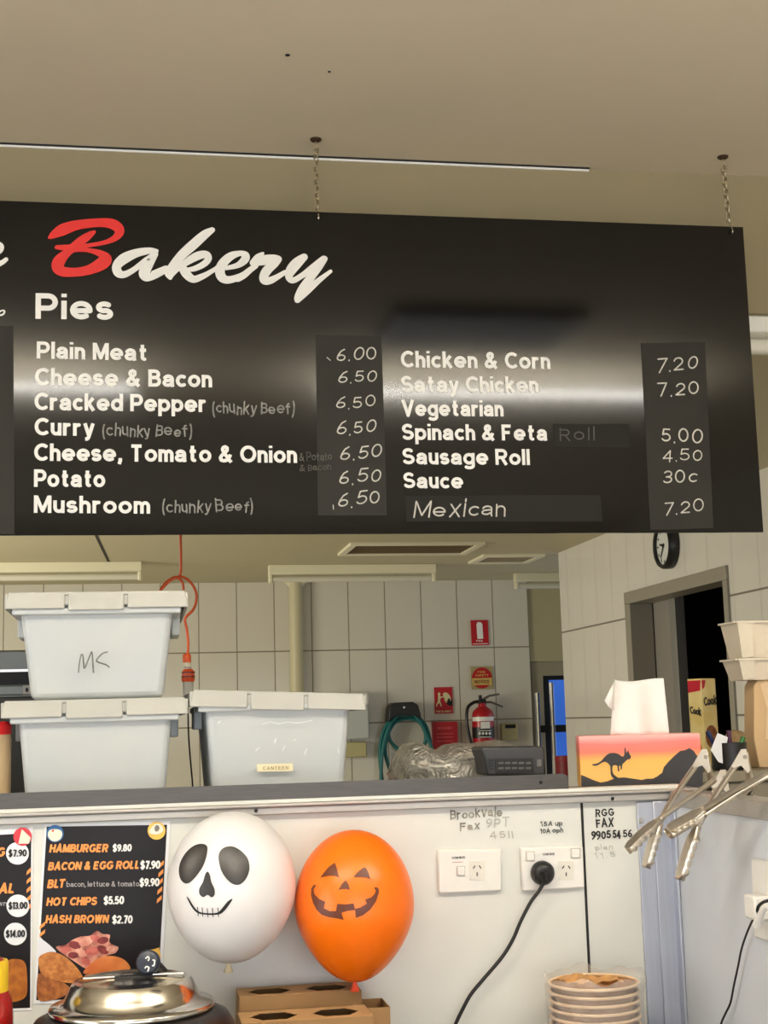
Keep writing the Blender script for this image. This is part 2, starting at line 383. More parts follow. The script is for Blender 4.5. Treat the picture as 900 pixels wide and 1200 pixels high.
# shop room around the photographer
struct(MB().box((-3.2, -3.5, 0), (-3.1, 10.2, ZC)).build('wall_left', M_plain, smooth=0))
struct(MB().box((3.3, -3.5, 0), (3.4, YB, ZC)).build('wall_shop_right', M_plain, smooth=0))
fr = MB().box((-3.1, -3.5, 0), (3.3, -3.42, 0.4)); fr.box((-3.1, -3.5, 2.62), (3.3, -3.42, ZC)); fr.box((-3.1, -3.5, 0.4), (-2.35, -3.42, 2.62)); fr.box((2.75, -3.5, 0.4), (3.3, -3.42, 2.62))
struct(fr.build('wall_shopfront', M_plain, smooth=0))
# kitchen walls
M_tileB = tile_mat('white_wall_tiles', 0, 0.2568, 0.924, 0.5, 2.076, (212, 207, 192), (136, 128, 110), 0.0042)
M_tileR = tile_mat('white_side_tiles', 1, 0.2568, 5.30, 0.5, 2.076, (212, 208, 198), (120, 113, 100), 0.0045, vis=0.35)
xcor = at(619, 720, Y=YBK).x
struct(MB().box((-3.1, YBK, 0), (xcor, YBK+0.1, ZK)).build('wall_back', M_tileB, smooth=0))
M_olive = mat('olive_wall_paint', (176, 166, 128), 0.6)
zdoor = at(640, 775, Y=YBK+0.02).z
struct(MB().box((xcor, YBK+0.02, zdoor), (3.4, YBK+0.12, ZK)).build('wall_passage', M_olive, smooth=0))
# tiled right wall with a doorway
y0, y1 = 5.60, 6.88; zd = 2.205
w = MB(); X0, X1 = XR, XR+0.10
w.box((X0, y1, 0), (X1, 8.02, ZK)); w.box((X0, YB+0.0155, 0), (X1, y0, ZK)); w.box((X0, y0, zd), (X1, y1, ZK))
struct(w.build('wall_right', M_tileR, smooth=0))
M_frame = mat('steel_door_frame', (150, 144, 130), 0.45, 0.2)
w = MB(); fw = 0.075
w.box((X0-0.012, y1-fw, 0), (X1+0.01, y1+0.001, zd-0.06)); w.box((X0-0.012, y0-0.001, 0), (X1+0.01, y0+0.045, zd-0.06)); w.box((X0-0.013, y0-0.001, zd-0.0599), (X1+0.011, y1+0.001, zd+0.001))
struct(w.build('trim_3', M_frame, bevel=0.003))
ye = at(796, 800, X=X1+0.015).y; w = MB().box((X1+0.015, ye, 0), (X1+0.055, 6.95, zd+0.05))
d2 = struct(w.build('door_2', mat('grey_sliding_door', (134, 128, 120), 0.5), bevel=0.003))
MB().box((X1+0.012, ye-0.005, 0), (X1+0.062, ye+0.075, zd+0.045)).build('edge_strip', mat('door_edge_steel', (140, 138, 134), 0.4, 0.4), d2, bevel=0.002)
M_dark = mat('unlit_store_wall', (16, 16, 16), 0.9)  # darkness of the unlit store room put into a near-black wall colour
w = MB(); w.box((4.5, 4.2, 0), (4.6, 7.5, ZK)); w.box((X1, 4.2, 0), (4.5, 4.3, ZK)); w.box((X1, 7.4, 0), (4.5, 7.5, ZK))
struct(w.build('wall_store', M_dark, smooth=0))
# glazed door at the end of the passage
pz = at(640, 792, Y=YBK+0.05).z
dl = at(622, 800, Y=YBK+0.05).x; xg0 = at(637, 830, Y=YBK+0.05).x; xg1 = at(644, 830, Y=YBK+0.05).x
dr = MB(); dr.box((dl, YBK+0.03, 0), (xg0, YBK+0.09, zdoor)); dr.box((xg0, YBK+0.03, pz), (3.4, YBK+0.09, zdoor)); dr.box((xg0, YBK+0.03, 0), (3.4, YBK+0.09, 0.3))
d1 = struct(dr.build('door_1', mat('door_frame_grey', (150, 142, 116), 0.5), bevel=0.004))
g = MB().box((xg0, YBK+0.05, pz-0.03), (3.4, YBK+0.07, pz)); g.box((xg0, YBK+0.045, 0.3), (xg1, YBK+0.075, pz-0.03))
g.build('gasket', M_black, d1)
MB().box((xg1, YBK+0.055, 0.3), (3.4, YBK+0.065, pz-0.03)).build('glass', mat('blue_lit_glass', (62, 112, 214), 0.2, emit=0.5), d1)
hb = MB()
for px, pa, pb in ((631, 812, 905), (648, 800, 915)):
    q = at(px, 850, Y=YBK-0.06); hb.tube([(q.x, YBK-0.06, at(px, pb, Y=YBK).z), (q.x, YBK-0.06, at(px, pa, Y=YBK).z)], 0.017)
hb.build('handle', M_chrome, d1)
q = at(640, 855, Y=YBK-0.03); MB().box((q.x-0.07, YBK-0.05, q.z-0.02), (3.3, YBK-0.01, q.z+0.03)).build('push_bar', M_black, d1, bevel=0.004)

# counter wall, its aluminium cap, upstand, wing wall, corner post
cap_z, ch_z = 1.4765, 1.4455
MB_ = MB().box((-3.1, YW, 0), (0.8985+0.06, YW+0.04, 1.47))
wallc = struct(MB_.build('wall_counter', M_panel, smooth=0))
sx_ = at(686, 1040, Y=YW).x
struct(MB().box((sx_-0.0022, YW-0.0012, 0.9), (sx_+0.0022, YW+0.002, ch_z)).build('trim_4', M_blackgap, smooth=0))
t = MB(); t.box((-3.1, YW-0.012, ch_z), (XW+0.05, YW-0.002, 1.4585)); t.box((-3.1, YW-0.018, 1.4585), (XW+0.05, YW+0.19, cap_z-0.012))
struct(t.build('trim_5', M_alu, bevel=0.002))
xe = at(665, 915, Y=YW+0.012).x
t = MB()
prof = [(-3.1, 1.464), (xe, 1.464), (xe, 1.4855), (xe-0.002, 1.492), (xe-0.008, 1.496), (-3.1, 1.496)]
t.prism([(x, YW+0.006, z) for x, z in prof], (0, 0.006, 0))
up = struct(t.build('trim_6', mat('upstand_steel', (92, 88, 84), 0.4, 0.85, noise=0.14, nscale=8, stretch=(3, 30, 40)), smooth=20))
s_ = at(635, 921, Y=YW); 
MB().lathe([(0.003, 0), (0.0022, 0.002)], (0, 0, 0), M=Matrix.Translation((s_.x, YW+0.004, s_.z+0.006)) @ Matrix.Rotation(pi/2, 4, 'X'), n=12).build('screw', M_blackgap, up)
sc = MB()
for px, py in ((300, 950), (718, 936)):
    q = at(px, py, Y=YW-0.013); sc.lathe([(0.0032, 0), (0.0024, 0.002)], (0,0,0), M=Matrix.Translation((q.x, YW-0.013, max(q.z, 1.449))) @ Matrix.Rotation(pi/2, 4, 'X'), n=12)
sc.build('screw', M_blackgap, wallc)
struct(MB().box((XW, 0.9, 0), (XW+0.035, YW, 1.4365)).build('wall_wing', M_wing, smooth=0))
t = MB(); t.box((XW-0.006, 0.9, 1.4345), (XW+0.045, YW-0.0185, 1.4625)); 
struct(t.build('trim_7', M_alu, bevel=0.002))
xp0 = at(748, 1000, Y=YW).x
t = MB(); t.box((xp0, YW-0.006, 0.9), (XW-0.004, YW-0.0005, 1.4435)); t.box((xp0+0.028, YW-0.011, 0.9), (XW-0.004, YW-0.006, 1.4435)); t.box((XW-0.0055, YW-0.03, 0.9), (XW-0.0005, YW-0.006, 1.4335))
struct(t.build('trim_8', M_post, bevel=0.0015))
q = at(749, 962, Y=YW-0.007)
MB().lathe([(0.005, 0), (0.0035, 0.003)], (0,0,0), M=Matrix.Translation((q.x+.004, YW-0.006, q.z)) @ Matrix.Rotation(pi/2, 4, 'X'), n=14).build('screw', M_chrome, wallc)

# worktop in front of the wall, just under the frame; kitchen shelf behind it; side bench beyond the wing wall
ct = MB().box((-1.6, 1.62, 1.005), (XW-0.002, YW-0.012, 1.04))
tag(ct.build('worktop', M_steel, bevel=0.004), 'steel worktop against the white counter wall below the balloons', 'worktop')
cb = MB().box((-1.6, 1.7, 0), (XW-0.002, YW-0.012, 1.005))
tag(cb.build('counter_cabinet', M_plain, bevel=0.004), 'pale counter cabinet carrying the steel worktop', 'cabinet')
sh = MB().box((-2.0, YW+0.20, 1.415), (1.02, 3.08, 1.440)); sh.box((-2.0, YW+0.042, 1.415), (1.02, YW+0.20, 1.440)); sh.box((-2.0, YW+0.042, 0), (1.02, 3.06, 1.415))
tag(sh.build('kitchen_bench', M_steel, bevel=0.003), 'high steel kitchen bench behind the counter wall holding the white tubs', 'bench')
bx = MB().box((1.04, YW+0.30, 0), (1.95, 3.10, 1.455)); bx.box((1.03, YW+0.29, 1.455), (1.96, 3.12, 1.478))
tag(bx.build('side_bench', mat('olive_grey_bench', (126, 118, 100), 0.45, 0.3), bevel=0.003), 'grey side bench behind the wing wall carrying cartons', 'bench')

# writing on the wall
wr = MB()
text(wr, 'RGG', S_wall, (698, 957), (720, 955.5), 9, w=.19, sp=.2, rnd=True, jit=.05)
text(wr, 'FAX', S_wall, (699, 969.5), (719, 968), 9.5, w=.19, sp=.14, rnd=True, jit=.05)
text(wr, '9905', S_wall, (693, 984), (716, 982.5), 10, w=.18, sp=.1, rnd=True, jit=.05)
text(wr, '54', S_wall, (718.5, 982.5), (727.5, 982), 10, w=.18, sp=.1, rnd=True, jit=.05)
text(wr, '56', S_wall, (730.5, 981.5), (741, 981), 9, w=.17, sp=.1, rnd=True, jit=.05)
text(wr, '15A up', S_wall, (633.5, 968.5), (659.5, 967), 5.5, w=.16, sp=.12, rnd=True, jit=.07)
text(wr, '10A oph', S_wall, (633, 977), (660, 975.5), 5.5, w=.16, sp=.12, rnd=True, jit=.07)
wr.build('handwriting', M_ink, wallc, smooth=0)
wr = MB()
text(wr, 'Brookvale', S_wall, (527.5, 960), (589, 956), 11, w=.15, sp=.12, rnd=True, jit=.07)
text(wr, 'Fax', S_wall, (539, 973), (562, 971), 9, w=.17, sp=.14, rnd=True, jit=.07)
wr.build('handwriting', M_inkdim, wallc, smooth=0)
wr = MB()
text(wr, '9PT', S_wall, (570, 970.5), (597, 968.5), 11, w=.12, sp=.2, rnd=True, jit=.07)
text(wr, '45ll', S_wall, (574, 983), (602, 981.5), 9, w=.14, sp=.2, rnd=True, jit=.07)
text(wr, 'plan', S_wall, (698, 996), (718, 995), 6, w=.12, sp=.2, rnd=True, jit=.1)
text(wr, '11.5', S_wall, (697, 1006), (722, 1005), 7, w=.1, sp=.3, rnd=True, jit=.1)
wr.build('handwriting', M_inkpale, wallc, smooth=0)

# ================================================================== MENU BOARD
TR_, BR_ = S_board(873, 270), S_board(893, 625)
bz0, bz1 = 1.998, 2.724; bxr = (TR_.x + BR_.x)/2
board = thing('menu_board', (0.1, 2.985, bz0), 'large glossy black bakery pie menu board hanging on chains', 'menu board')
MB().box((-1.35, 2.985, bz0), (bxr, 2.992, bz1)).build('panel', M_board, board, bevel=0.001)
c1 = lambda x, y: (50+x/6, 245+y/6); c2 = lambda x, y: (180+x/7.5, 255+y/7.5); c3 = lambda x, y: (270+x/7.2, 275+y/7.2)
m = MB()
brush(m, [[(48,203,22),(85,178,60),(150,143,86),(250,112,72),(400,97,66),(495,108,78),(540,150,72),(515,200,50),(440,235,34),(330,256,30),(250,265,38),(150,272,42),(100,270,32)],
          [(362,162,24),(335,180,46),(285,215,62),(235,255,64),(170,310,60),(118,365,84),(106,410,84),(140,440,76),(230,446,66),(330,428,72),(415,385,92),(445,350,82),(405,314,52),(330,292,34),(250,286,34),(190,296,34)]], S_board, c1)
m.build('heading_initial', M_red, board, smooth=0)
m = MB()
brush(m, [[(800,296,30),(750,294,48),(660,310,62),(572,350,76),(522,400,64),(530,448,64),(572,462,50),(640,428,40),(720,368,44),(790,318,40)],
          [(795,318,36),(745,390,66),(714,450,78),(732,480,64),(790,468,48),(860,436,36),(890,418,34)]], S_board, c1)
brush(m, [[(0,492,52),(60,460,38),(110,438,34)],
          [(515,110,50),(450,150,78),(350,238,88),(250,328,82),(172,420,72),(134,488,72),(146,530,40)],
          [(146,534,26),(200,470,34),(280,400,60),(380,342,76),(458,325,68),(482,362,60),(440,410,58),(360,450,50),(296,458,36)],
          [(252,440,72),(290,500,80),(350,544,66),(430,518,54),(500,480,42),(560,440,38)],
          [(640,445,38),(740,420,52),(800,372,72),(808,332,66),(760,316,50),(680,340,72),(612,400,82),(582,470,86),(602,530,82),(660,550,68),(760,520,58),(840,470,46),(900,424,46)]], S_board, c2)
brush(m, [[(60,372,62),(110,345,58),(165,300,50),(225,250,36)],
          [(272,160,28),(232,195,62),(190,240,56)],
          [(195,242,52),(280,218,86),(370,208,80),(412,208,44),(375,250,58),(318,292,78),(284,345,76),(286,386,74),(330,390,64),(390,362,50),(462,318,38)],
          [(622,190,62),(562,240,88),(512,300,86),(492,356,62),(525,388,52),(600,350,48),(700,278,62),(788,206,58)],
          [(795,205,50),(742,272,70),(672,370,70),(612,460,80),(572,530,66),(562,556,44)],
          [(566,556,46),(640,480,62),(740,392,48),(845,310,30)]], S_board, c3)
m.build('heading_script', M_white, board, smooth=0)
c4 = lambda x, y: (x/6.667, 240+y/6.667)
m = MB(); brush(m, [[(-260,420,60),(-180,400,60),(-40,370,70),(0,335,66),(-20,312,46),(-110,340,60),(-190,420,80),(-180,480,80),(-90,490,66),(10,455,42),(48,428,34)]], S_board, c4)
m.build('heading_script', M_white, board, smooth=0); m = MB()
brush(m, [[(-20,865,14),(18,860,14),(36,838,13),(24,826,12),(-4,838,14),(-20,870,14)]], S_board, c4)
m.build('heading_script', M_white, board, smooth=0)
for s, bl, br, cap in (('Pies', (41, 373.5), (133, 375), 30), ('Plain Meat', (43, 420), (173, 423), 20), ('Cheese & Bacon', (41, 451.5), (248.5, 454), 20.5),
        ('Cracked Pepper', (40.5, 480.5), (242, 483), 20.5), ('Curry', (40.5, 510), (111, 511), 20.5), ('Cheese, Tomato & Onion', (40, 540), (348, 542.5), 20.5),
        ('Potato', (40, 570.5), (123, 571), 20.5), ('Mushroom', (39.5, 601), (176, 602), 20.5),
        ('Chicken & Corn', (470, 430.5), (645, 432.5), 19.5), ('Satay Chicken', (470.5, 459.5), (631, 460), 19), ('Vegetarian', (471, 487.5), (590, 488), 19),
        ('Spinach & Feta', (471.5, 515.5), (641.5, 516.5), 19), ('Sausage Roll', (472, 544), (621, 545), 19), ('Sauce', (473, 572), (543, 572.5), 18.5)):
    m = MB(); text(m, s, S_board, bl, br, cap, w=.2, sp=.085, space=.36); m.build('menu_line', M_white, board, smooth=0)
def strip(name, pts, m):
    mm = MB(); mm.prism([S_board(x, y, 0.0004) for x, y in pts], (0, -0.0005, 0)); return mm.build(name, m, board, smooth=0)
stA = strip('price_strip', [(370, 392), (447, 394), (453.5, 604), (372.5, 604)], M_strip)
stB = strip('price_strip', [(751, 402), (826, 401), (836, 619), (762, 621)], M_strip)
strip('price_strip', [(-60, 381), (15.5, 382), (17, 626), (-60, 626)], M_strip)
st1 = strip('writing_strip', [(648, 497), (737, 497), (738, 524.5), (648.5, 523.5)], M_strip2)
st2 = strip('writing_strip', [(474, 581), (704, 580), (706, 611), (476, 611)], M_strip2)
pa = MB(); kw = dict(w=.1, rnd=True, jit=.05, sp=.16, off=0.0016, slant=.12)
for s, bl, br, cap in (('6.00', (394, 424), (441, 422), 16), ('6.50', (395.5, 450), (441, 447.5), 15), ('6.50', (393, 480), (440, 477), 15), ('6.50', (394, 511), (440, 506), 16),
                       ('6.50', (398, 541), (447, 535), 17), ('6.50', (397, 569), (446, 564), 17), ('6.50', (395.5, 596), (445, 589.5), 17)):
    pa = MB(); text(pa, s, S_board, bl, br, cap, **kw); pa.build('price_writing', M_chalk, stA, smooth=0)
pa = MB()
for p, q in (((383, 419), (387, 422.5)), ((390.3, 592), (390.6, 597))):
    pa = MB(); ribbon(pa, [(S_board(*p).x, S_board(*p).z), (S_board(*q).x, S_board(*q).z)], 0.002, lambda u, v, z: Vector((u, 2.9835, v)), True); pa.build('chalk_mark', M_chalk, stA, smooth=0)
pb = MB()
for s, bl, br, cap in (('7.20', (768, 437), (817, 433), 17), ('7.20', (770, 464.5), (819, 462.5), 17), ('5.00', (775, 518), (823, 520.5), 18), ('4.50', (776, 541), (823, 540), 14.5),
                       ('30c', (776.5, 567.5), (816.5, 566.5), 17), ('7.20', (777, 603.5), (825, 600), 16)):
    pb = MB(); text(pb, s, S_board, bl, br, cap, **kw); pb.build('price_writing', M_chalk, stB, smooth=0)
m = MB(); text(m, 'Mexican', S_board, (484, 606), (592.5, 604.5), 19, w=.1, rnd=True, jit=.04, sp=.13, off=0.0016, slant=.1); m.build('strip_writing', M_chalk, st2, smooth=0)
m = MB(); text(m, 'Roll', S_board, (656, 516), (697, 516), 15, w=.09, rnd=True, jit=.04, sp=.22, off=0.0016, slant=.05); m.build('strip_writing', M_chalkvdim, st1, smooth=0)
for bl, br, mm in (((249, 484.5), (345, 485.5), M_chalkdim), ((120, 511), (225, 511.5), M_chalkdim), ((190, 600.5), (296.5, 599.5), M_chalkdim)):
    m = MB(); text(m, '(chunky Beef)', S_board, bl, br, 14, w=.13, rnd=True, jit=.07, sp=.12, space=.3); m.build('note_writing', mm, board, smooth=0)
m = MB(); text(m, '& Potato', S_board, (351, 541), (389, 539), 10, w=.11, rnd=True, jit=.07, sp=.1, off=0.0018); text(m, '& Bacon', S_board, (351, 552.5), (388, 550), 8, w=.11, rnd=True, jit=.07, sp=.1, off=0.0018)
m.build('note_writing', M_chalkvdim, board, smooth=0)

# chains
def make_chain(top, bot, label):
    P0 = at(*top, Z=ZC); P1 = at(*bot, Y=P0.y); th = thing('hanging_chain', P0, label, 'chain', 'chains holding up the menu board')
    MB().lathe([(0.013, 0), (0.013, -0.002), (0.011, -0.0045), (0.004, -0.006)], P0, n=28).build('ceiling_plate', M_plate, th)
    hk = [P0 + Vector(v) for v in ((0,0,-0.004),(0,0,-0.012),(0.004,0,-0.018),(0.006,0,-0.024),(0.003,0,-0.031),(-0.003,0,-0.031),(-0.006,0,-0.026))]
    MB().tube([Vector(v) for v in crom([tuple(p) for p in hk], 4)], 0.0017, 8).build('eye_hook', M_chain, th)
    start = P0 + Vector((0, 0, -0.026)); end = Vector((P1.x, P0.y, P1.z + 0.03)); n = 9
    d = end - start; L = d.length/n
    for i in range(n):
        c = start + d*(i+.5)/n; hl = L*.66; hw = 0.006; rot = Matrix.Rotation(radians(35 if i % 2 else 125), 3, 'Z')
        pts = []
        for k in range(17):
            a = 2*pi*k/16; x = hw*cos(a); z = hl*sin(a); z = max(-hl, min(hl, z*1.12))
            pts.append(c + rot @ Vector((x, 0, z)))
        MB().tube(pts, 0.0017, 6, cap=False).build('link', M_chain, th)
    e = Vector((P1.x, P0.y, P1.z))
    hk = [end + Vector((0,0,0.006)), end + Vector((0.003,0,0)), end + Vector((0.001,-0.004,-0.012)), Vector((e.x, 2.979, e.z+0.008)), Vector((e.x, 2.976, e.z)), Vector((e.x, 2.981, e.z-0.004)), Vector((e.x, 2.988, e.z-0.002))]
    MB().tube([Vector(v) for v in crom([tuple(p) for p in hk], 4)], 0.0019, 8).build('board_hook', M_chrome, th)
make_chain((370, 163), (372, 259), 'thin zinc chain above the word Bakery on the black board')
make_chain((847, 183.5), (855, 274), 'thin zinc chain at the right end of the black board')

# ================================================================== KITCHEN: ceiling fittings
def batten(px0, px1, py, Y, zt, label, L=None, tube=None, hz=0.058, body=None):
    a = at(px0, py, Y=Y); x0 = a.x; x1 = x0 + L if L else at(px1, py, Y=Y).x
    th = thing('fluorescent_batten', (x0, Y, zt), label, 'ceiling light', 'unlit tube lights on the kitchen ceiling')
    body = body or M_batten
    MB().box((x0, Y, zt-hz), (x1, Y+0.07, zt)).build('housing', body, th, bevel=0.004)
    for x in (x0, x1-0.022): MB().box((x, Y+0.012, zt-hz-0.05), (x+0.022, Y+0.058, zt-hz+0.001)).build('tube_holder', M_batten, th, bevel=0.005)
    MB().tube([(x0+0.02, Y+0.035, zt-hz-0.028), (x1-0.02, Y+0.035, zt-hz-0.028)], 0.019, 14).build('tube', tube or M_tube, th)
    return th
YT = at(315, 662, Z=ZK).y
batten(315, 511, 662, YT, ZK, 'unlit tube light in the middle behind the pipe top')
batten(-60, 166, 664, YT-0.25, ZK, 'unlit tube light above the white tubs on the left', None)
batten(604, 0, 669, YT+0.6, ZK, 'unlit tube light at the right over the blue door passage', 1.0)
nb = batten(650, 0, 362, YB+0.018, ZK, 'white tube light just behind the bulkhead, poking out right of the menu board', 1.4, mat('white_tube', (240, 236, 220), 0.3), 0.042, mat('white_enamel', (248, 246, 236), 0.35))
def vent(corners, label, depth, m):
    P = [at(*c, Z=ZK) for c in corners]
    x0 = (P[0].x + P[3].x)/2; x1 = (P[1].x+P[2].x)/2; ya = (P[2].y+P[3].y)/2; yb = (P[0].y+P[1].y)/2
    ya, yb = min(ya, yb), max(ya, yb)
    th = thing('ceiling_vent', ((x0+x1)/2, (ya+yb)/2, ZK), label, 'vent', 'ceiling vents above the kitchen')
    f = MB(); t = 0.04
    for lo, hi in (((x0,ya),(x1,ya+t)),((x0,yb-t),(x1,yb)),((x0,ya+t),(x0+t,yb-t)),((x1-t,ya+t),(x1,yb-t))): f.box((*lo, ZK-0.016), (*hi, ZK+0.001))
    f.build('frame', M_batten, th, bevel=0.002)
    MB().box((x0+t, ya+t, ZK-0.004), (x1-t, yb-t, ZK+0.001)).build('plate', m, th)
    gl = MB(); n = 7
    for i in range(n):
        y = ya+t + (yb-ya-2*t)*(i+.5)/n; gl.box((x0+t, y-0.012, ZK-0.010), (x1-t, y+0.006, ZK-0.004))
    gl.build('grille', m, th)
vent([(412, 634.5), (566, 636), (545, 648), (396, 648)], 'brown ceiling vent nearer the menu board', 0, mat('brown_filter', (104, 86, 56), 0.8))
vent([(566, 649), (640, 649.5), (616, 658), (550, 658)], 'smaller pale ceiling vent further back on the right', 0, mat('beige_filter', (150, 138, 108), 0.8))
vq = [at(x, y, Z=ZC) for x, y in ((425, 396), (650, 400), (650, 362), (460, 362))]
vx0, vx1 = vq[3].x, vq[1].x; vy0, vy1 = sorted((5.97-vq[0].y, 5.97-vq[2].y))
th = thing('ceiling_vent', ((vx0+vx1)/2, (vy0+vy1)/2, ZC), 'dark shop ceiling vent seen only as a reflection in the menu board', 'vent')
MB().box((vx0, vy0, ZC-0.03), (vx1, vy1, ZC)).build('housing', M_darkgrey, th, bevel=0.005)
for i in range(9):
    y = vy0 + (vy1-vy0)*(i+.5)/9; MB().box((vx0+.03, y-.012, ZC-.034), (vx1-.03, y+.004, ZC-.029)).build('slat', M_black, th)
a, b = at(112.5, 627, Z=ZK-0.001), at(131, 666, Z=ZK-0.001)
w = MB(); dx = (b-a).normalized().cross(Vector((0,0,1)))*0.008
w.add([a-dx, a+dx, b+dx, b-dx, a-dx+Vector((0,0,.002)), a+dx+Vector((0,0,.002)), b+dx+Vector((0,0,.002)), b-dx+Vector((0,0,.002))], [(0,3,2,1),(4,5,6,7),(0,1,5,4),(1,2,6,5),(2,3,7,6),(3,0,4,7)])
struct(w.build('trim_9', M_blackgap, smooth=0))

# downpipe on the back wall
q = at(347, 720, Y=YBK-0.06); th = thing('downpipe', (q.x, YBK-0.05, 0), 'cream vertical pipe against the white tiles behind the tubs', 'pipe')
MB().tube([(q.x, YBK-0.05, 0), (q.x, YBK-0.05, ZK)], 0.046, 20).build('pipe', mat('cream_pipe', (200, 192, 158), 0.45), th)
MB().lathe([(0.05, 0), (0.07, 0.02), (0.10, 0.035)], (q.x, YBK-0.05, ZK-0.036), n=24, sy=.45).build('collar', M_batten, th)

# things on the back wall
def wall_card(name, pts, Y, th, m, d=0.006):
    mm = MB(); mm.prism([at(x, y, Y=Y) for x, y in pts], (0, d, 0)); return mm.build(name, m, th, smooth=0)
S9 = SY(YBK-0.012)
c = at(562, 741, Y=YBK-0.01); th = thing('extinguisher_sign', c, 'red fire extinguisher sign with white extinguisher pictogram high on the tiles', 'safety sign')
wall_card('plate', [(551.5, 727), (571.5, 726.5), (573, 756), (553, 756.5)], YBK-0.01, th, M_signred)
m = MB(); patch(m, [(558.3, 732), (559.5, 729.2), (563, 729), (565.2, 731), (566.3, 748.5), (559.5, 749)], S9); text(m, 'FIRE', S9, (558, 752), (566, 752), 1.8, w=.25); patch(m, [(554, 754.3), (571.5, 753.8), (571.5, 754.6), (554, 755)], S9)
m.build('pictogram', M_white, th, smooth=0)
c = at(564, 794, Y=YBK-0.01); th = thing('round_safety_sign', c, 'round red and yellow instruction sign above the fire extinguisher', 'safety sign')
wall_card('plate', [(551.5, 781.5), (577, 781), (578.5, 807.5), (553, 808)], YBK-0.01, th, mat('sign_buff', (170, 156, 104), 0.5))
m = MB(); patch(m, ell(564.8, 794.5, 11.8, 12.3), S9, 0.001); m.build('disc', M_signred, th, smooth=0)
m = MB(); patch(m, [(553.4, 794.8), (576.6, 794.3), (576.6, 802.5), (553.9, 803)], S9, 0.004); m.build('band', mat('sign_yellow', (214, 180, 96), 0.5), th, smooth=0)
m = MB(); text(m, 'FIRE', S9, (559.5, 788.7), (569, 788.5), 2.2, w=.2, off=.004); text(m, 'SAFETY', S9, (557, 792.8), (572.5, 792.5), 2.6, w=.2, off=.004); m.build('lettering', mat('sign_gold', (232, 190, 90), 0.5), th, smooth=0)
m = MB(); text(m, 'NOTICE', S9, (556, 801), (574, 800.7), 4, w=.2, off=.007); m.build('lettering', mat('sign_brown', (150, 104, 60), 0.5), th, smooth=0)
c = at(520, 821, Y=YBK-0.01); th = thing('fire_blanket_sign', c, 'red fire blanket sign with a white figure beside flames', 'safety sign')
wall_card('plate', [(508.7, 805.5), (530, 805), (531, 836), (509.7, 836.5)], YBK-0.01, th, M_signred)
m = MB()
patch(m, ell(514.6, 813.2, 1.6, 1.8, 12), S9)
for st in ([(514.5,815,2.6),(514.8,819,3),(514,823,2.6)], [(514.3,822,1.8),(512.3,825,1.5),(511.5,827.5,1.3)], [(514.5,822,1.8),(516.3,825,1.5),(516.8,827.5,1.3)], [(514.5,816.5,1.4),(517.5,817,1.3),(520,816,1.3)]):
    brush(m, [st], S9, lambda x, y: (x, y))
patch(m, [(519, 813), (523, 811.5), (527, 815), (528.5, 820), (526.5, 825), (522, 822.5), (520.5, 818)], S9, smooth=4)
text(m, 'FIRE BLANKET', S9, (511, 835), (529.5, 834.6), 2.2, w=.2)
m.build('pictogram', M_signcream, th, smooth=0)
m = MB(); patch(m, [(523.5, 825), (526, 818), (528, 822), (530, 819), (529.8, 827)], S9, 0.004, 3); m.build('flame', M_blackgap, th, smooth=0)
c = at(521, 862, Y=YBK-0.04); th = thing('fire_blanket_pouch', c, 'red fire blanket pouch hanging under its sign', 'fire blanket')
wall_card('pouch', [(507, 846), (536, 845.5), (537, 884), (508.5, 884)], YBK-0.05, th, mat('pouch_red', (176, 26, 38), 0.5), 0.045)
m = MB(); S91 = SY(YBK-0.052)
text(m, 'FIRE BLANKET', S91, (512, 855), (531, 854.5), 3, w=.2)
for y_ in (859.5, 863.5, 868): patch(m, [(512, y_), (531.5, y_-.4), (531.5, y_+.8), (512, y_+1.2)], S91)
m.build('lettering', mat('pouch_print', (206, 84, 84), 0.5), th, smooth=0)
# fire extinguisher
c = at(567.5, 880, Y=YBK-0.11); cx, cy_, cz = c.x, YBK-0.10, c.z - 0.05
zt = at(567, 829, Y=cy_).z; R = 0.075
th = thing('fire_extinguisher', (cx, cy_, cz), 'red fire extinguisher with black hose on the back wall', 'fire extinguisher')
MB().lathe([(R*.9, 0), (R, 0.02), (R, zt-cz-0.06), (R*.92, zt-cz-0.03), (R*.6, zt-cz-0.004), (0.03, zt-cz+0.005), (0.026, zt-cz+0.03)], (cx, cy_, cz), n=32).build('cylinder', mat('extinguisher_red', (176, 22, 32), 0.3), th)
zz = lambda py: at(567, py, Y=cy_-R).z
for pa_, pb_, mm in ((840, 845, M_whiteplast), (852, 865, M_black)):
    MB().lathe([(R+0.001, zz(pb_)), (R+0.001, zz(pa_))], (cx, cy_, 0), n=32, cap0=False, cap1=False).build('label_band', mm, th)
m = MB(); S92 = SY(cy_-R-0.004); patch(m, [(563, 846), (574, 845.7), (574.3, 853.5), (563.3, 854)], S92, .001)
for x_ in (562, 566, 570, 574): patch(m, ell(x_, 859.5, 1.5, 1.7, 10), S92, .004)
for y_ in (856, 863.5): patch(m, [(562, y_), (575.5, y_-.3), (575.5, y_+.5), (562, y_+.8)], S92, .004)
m.build('label_print', M_whiteplast, th, smooth=0)
v = MB(); v.box((cx-0.025, cy_-0.02, zt+0.02), (cx+0.025, cy_+0.02, zt+0.055)); v.tube([(cx-0.012, cy_, zt+0.05), (cx-0.012, cy_, zt+0.085)], 0.012); v.build('valve', M_black, th, bevel=0.004)
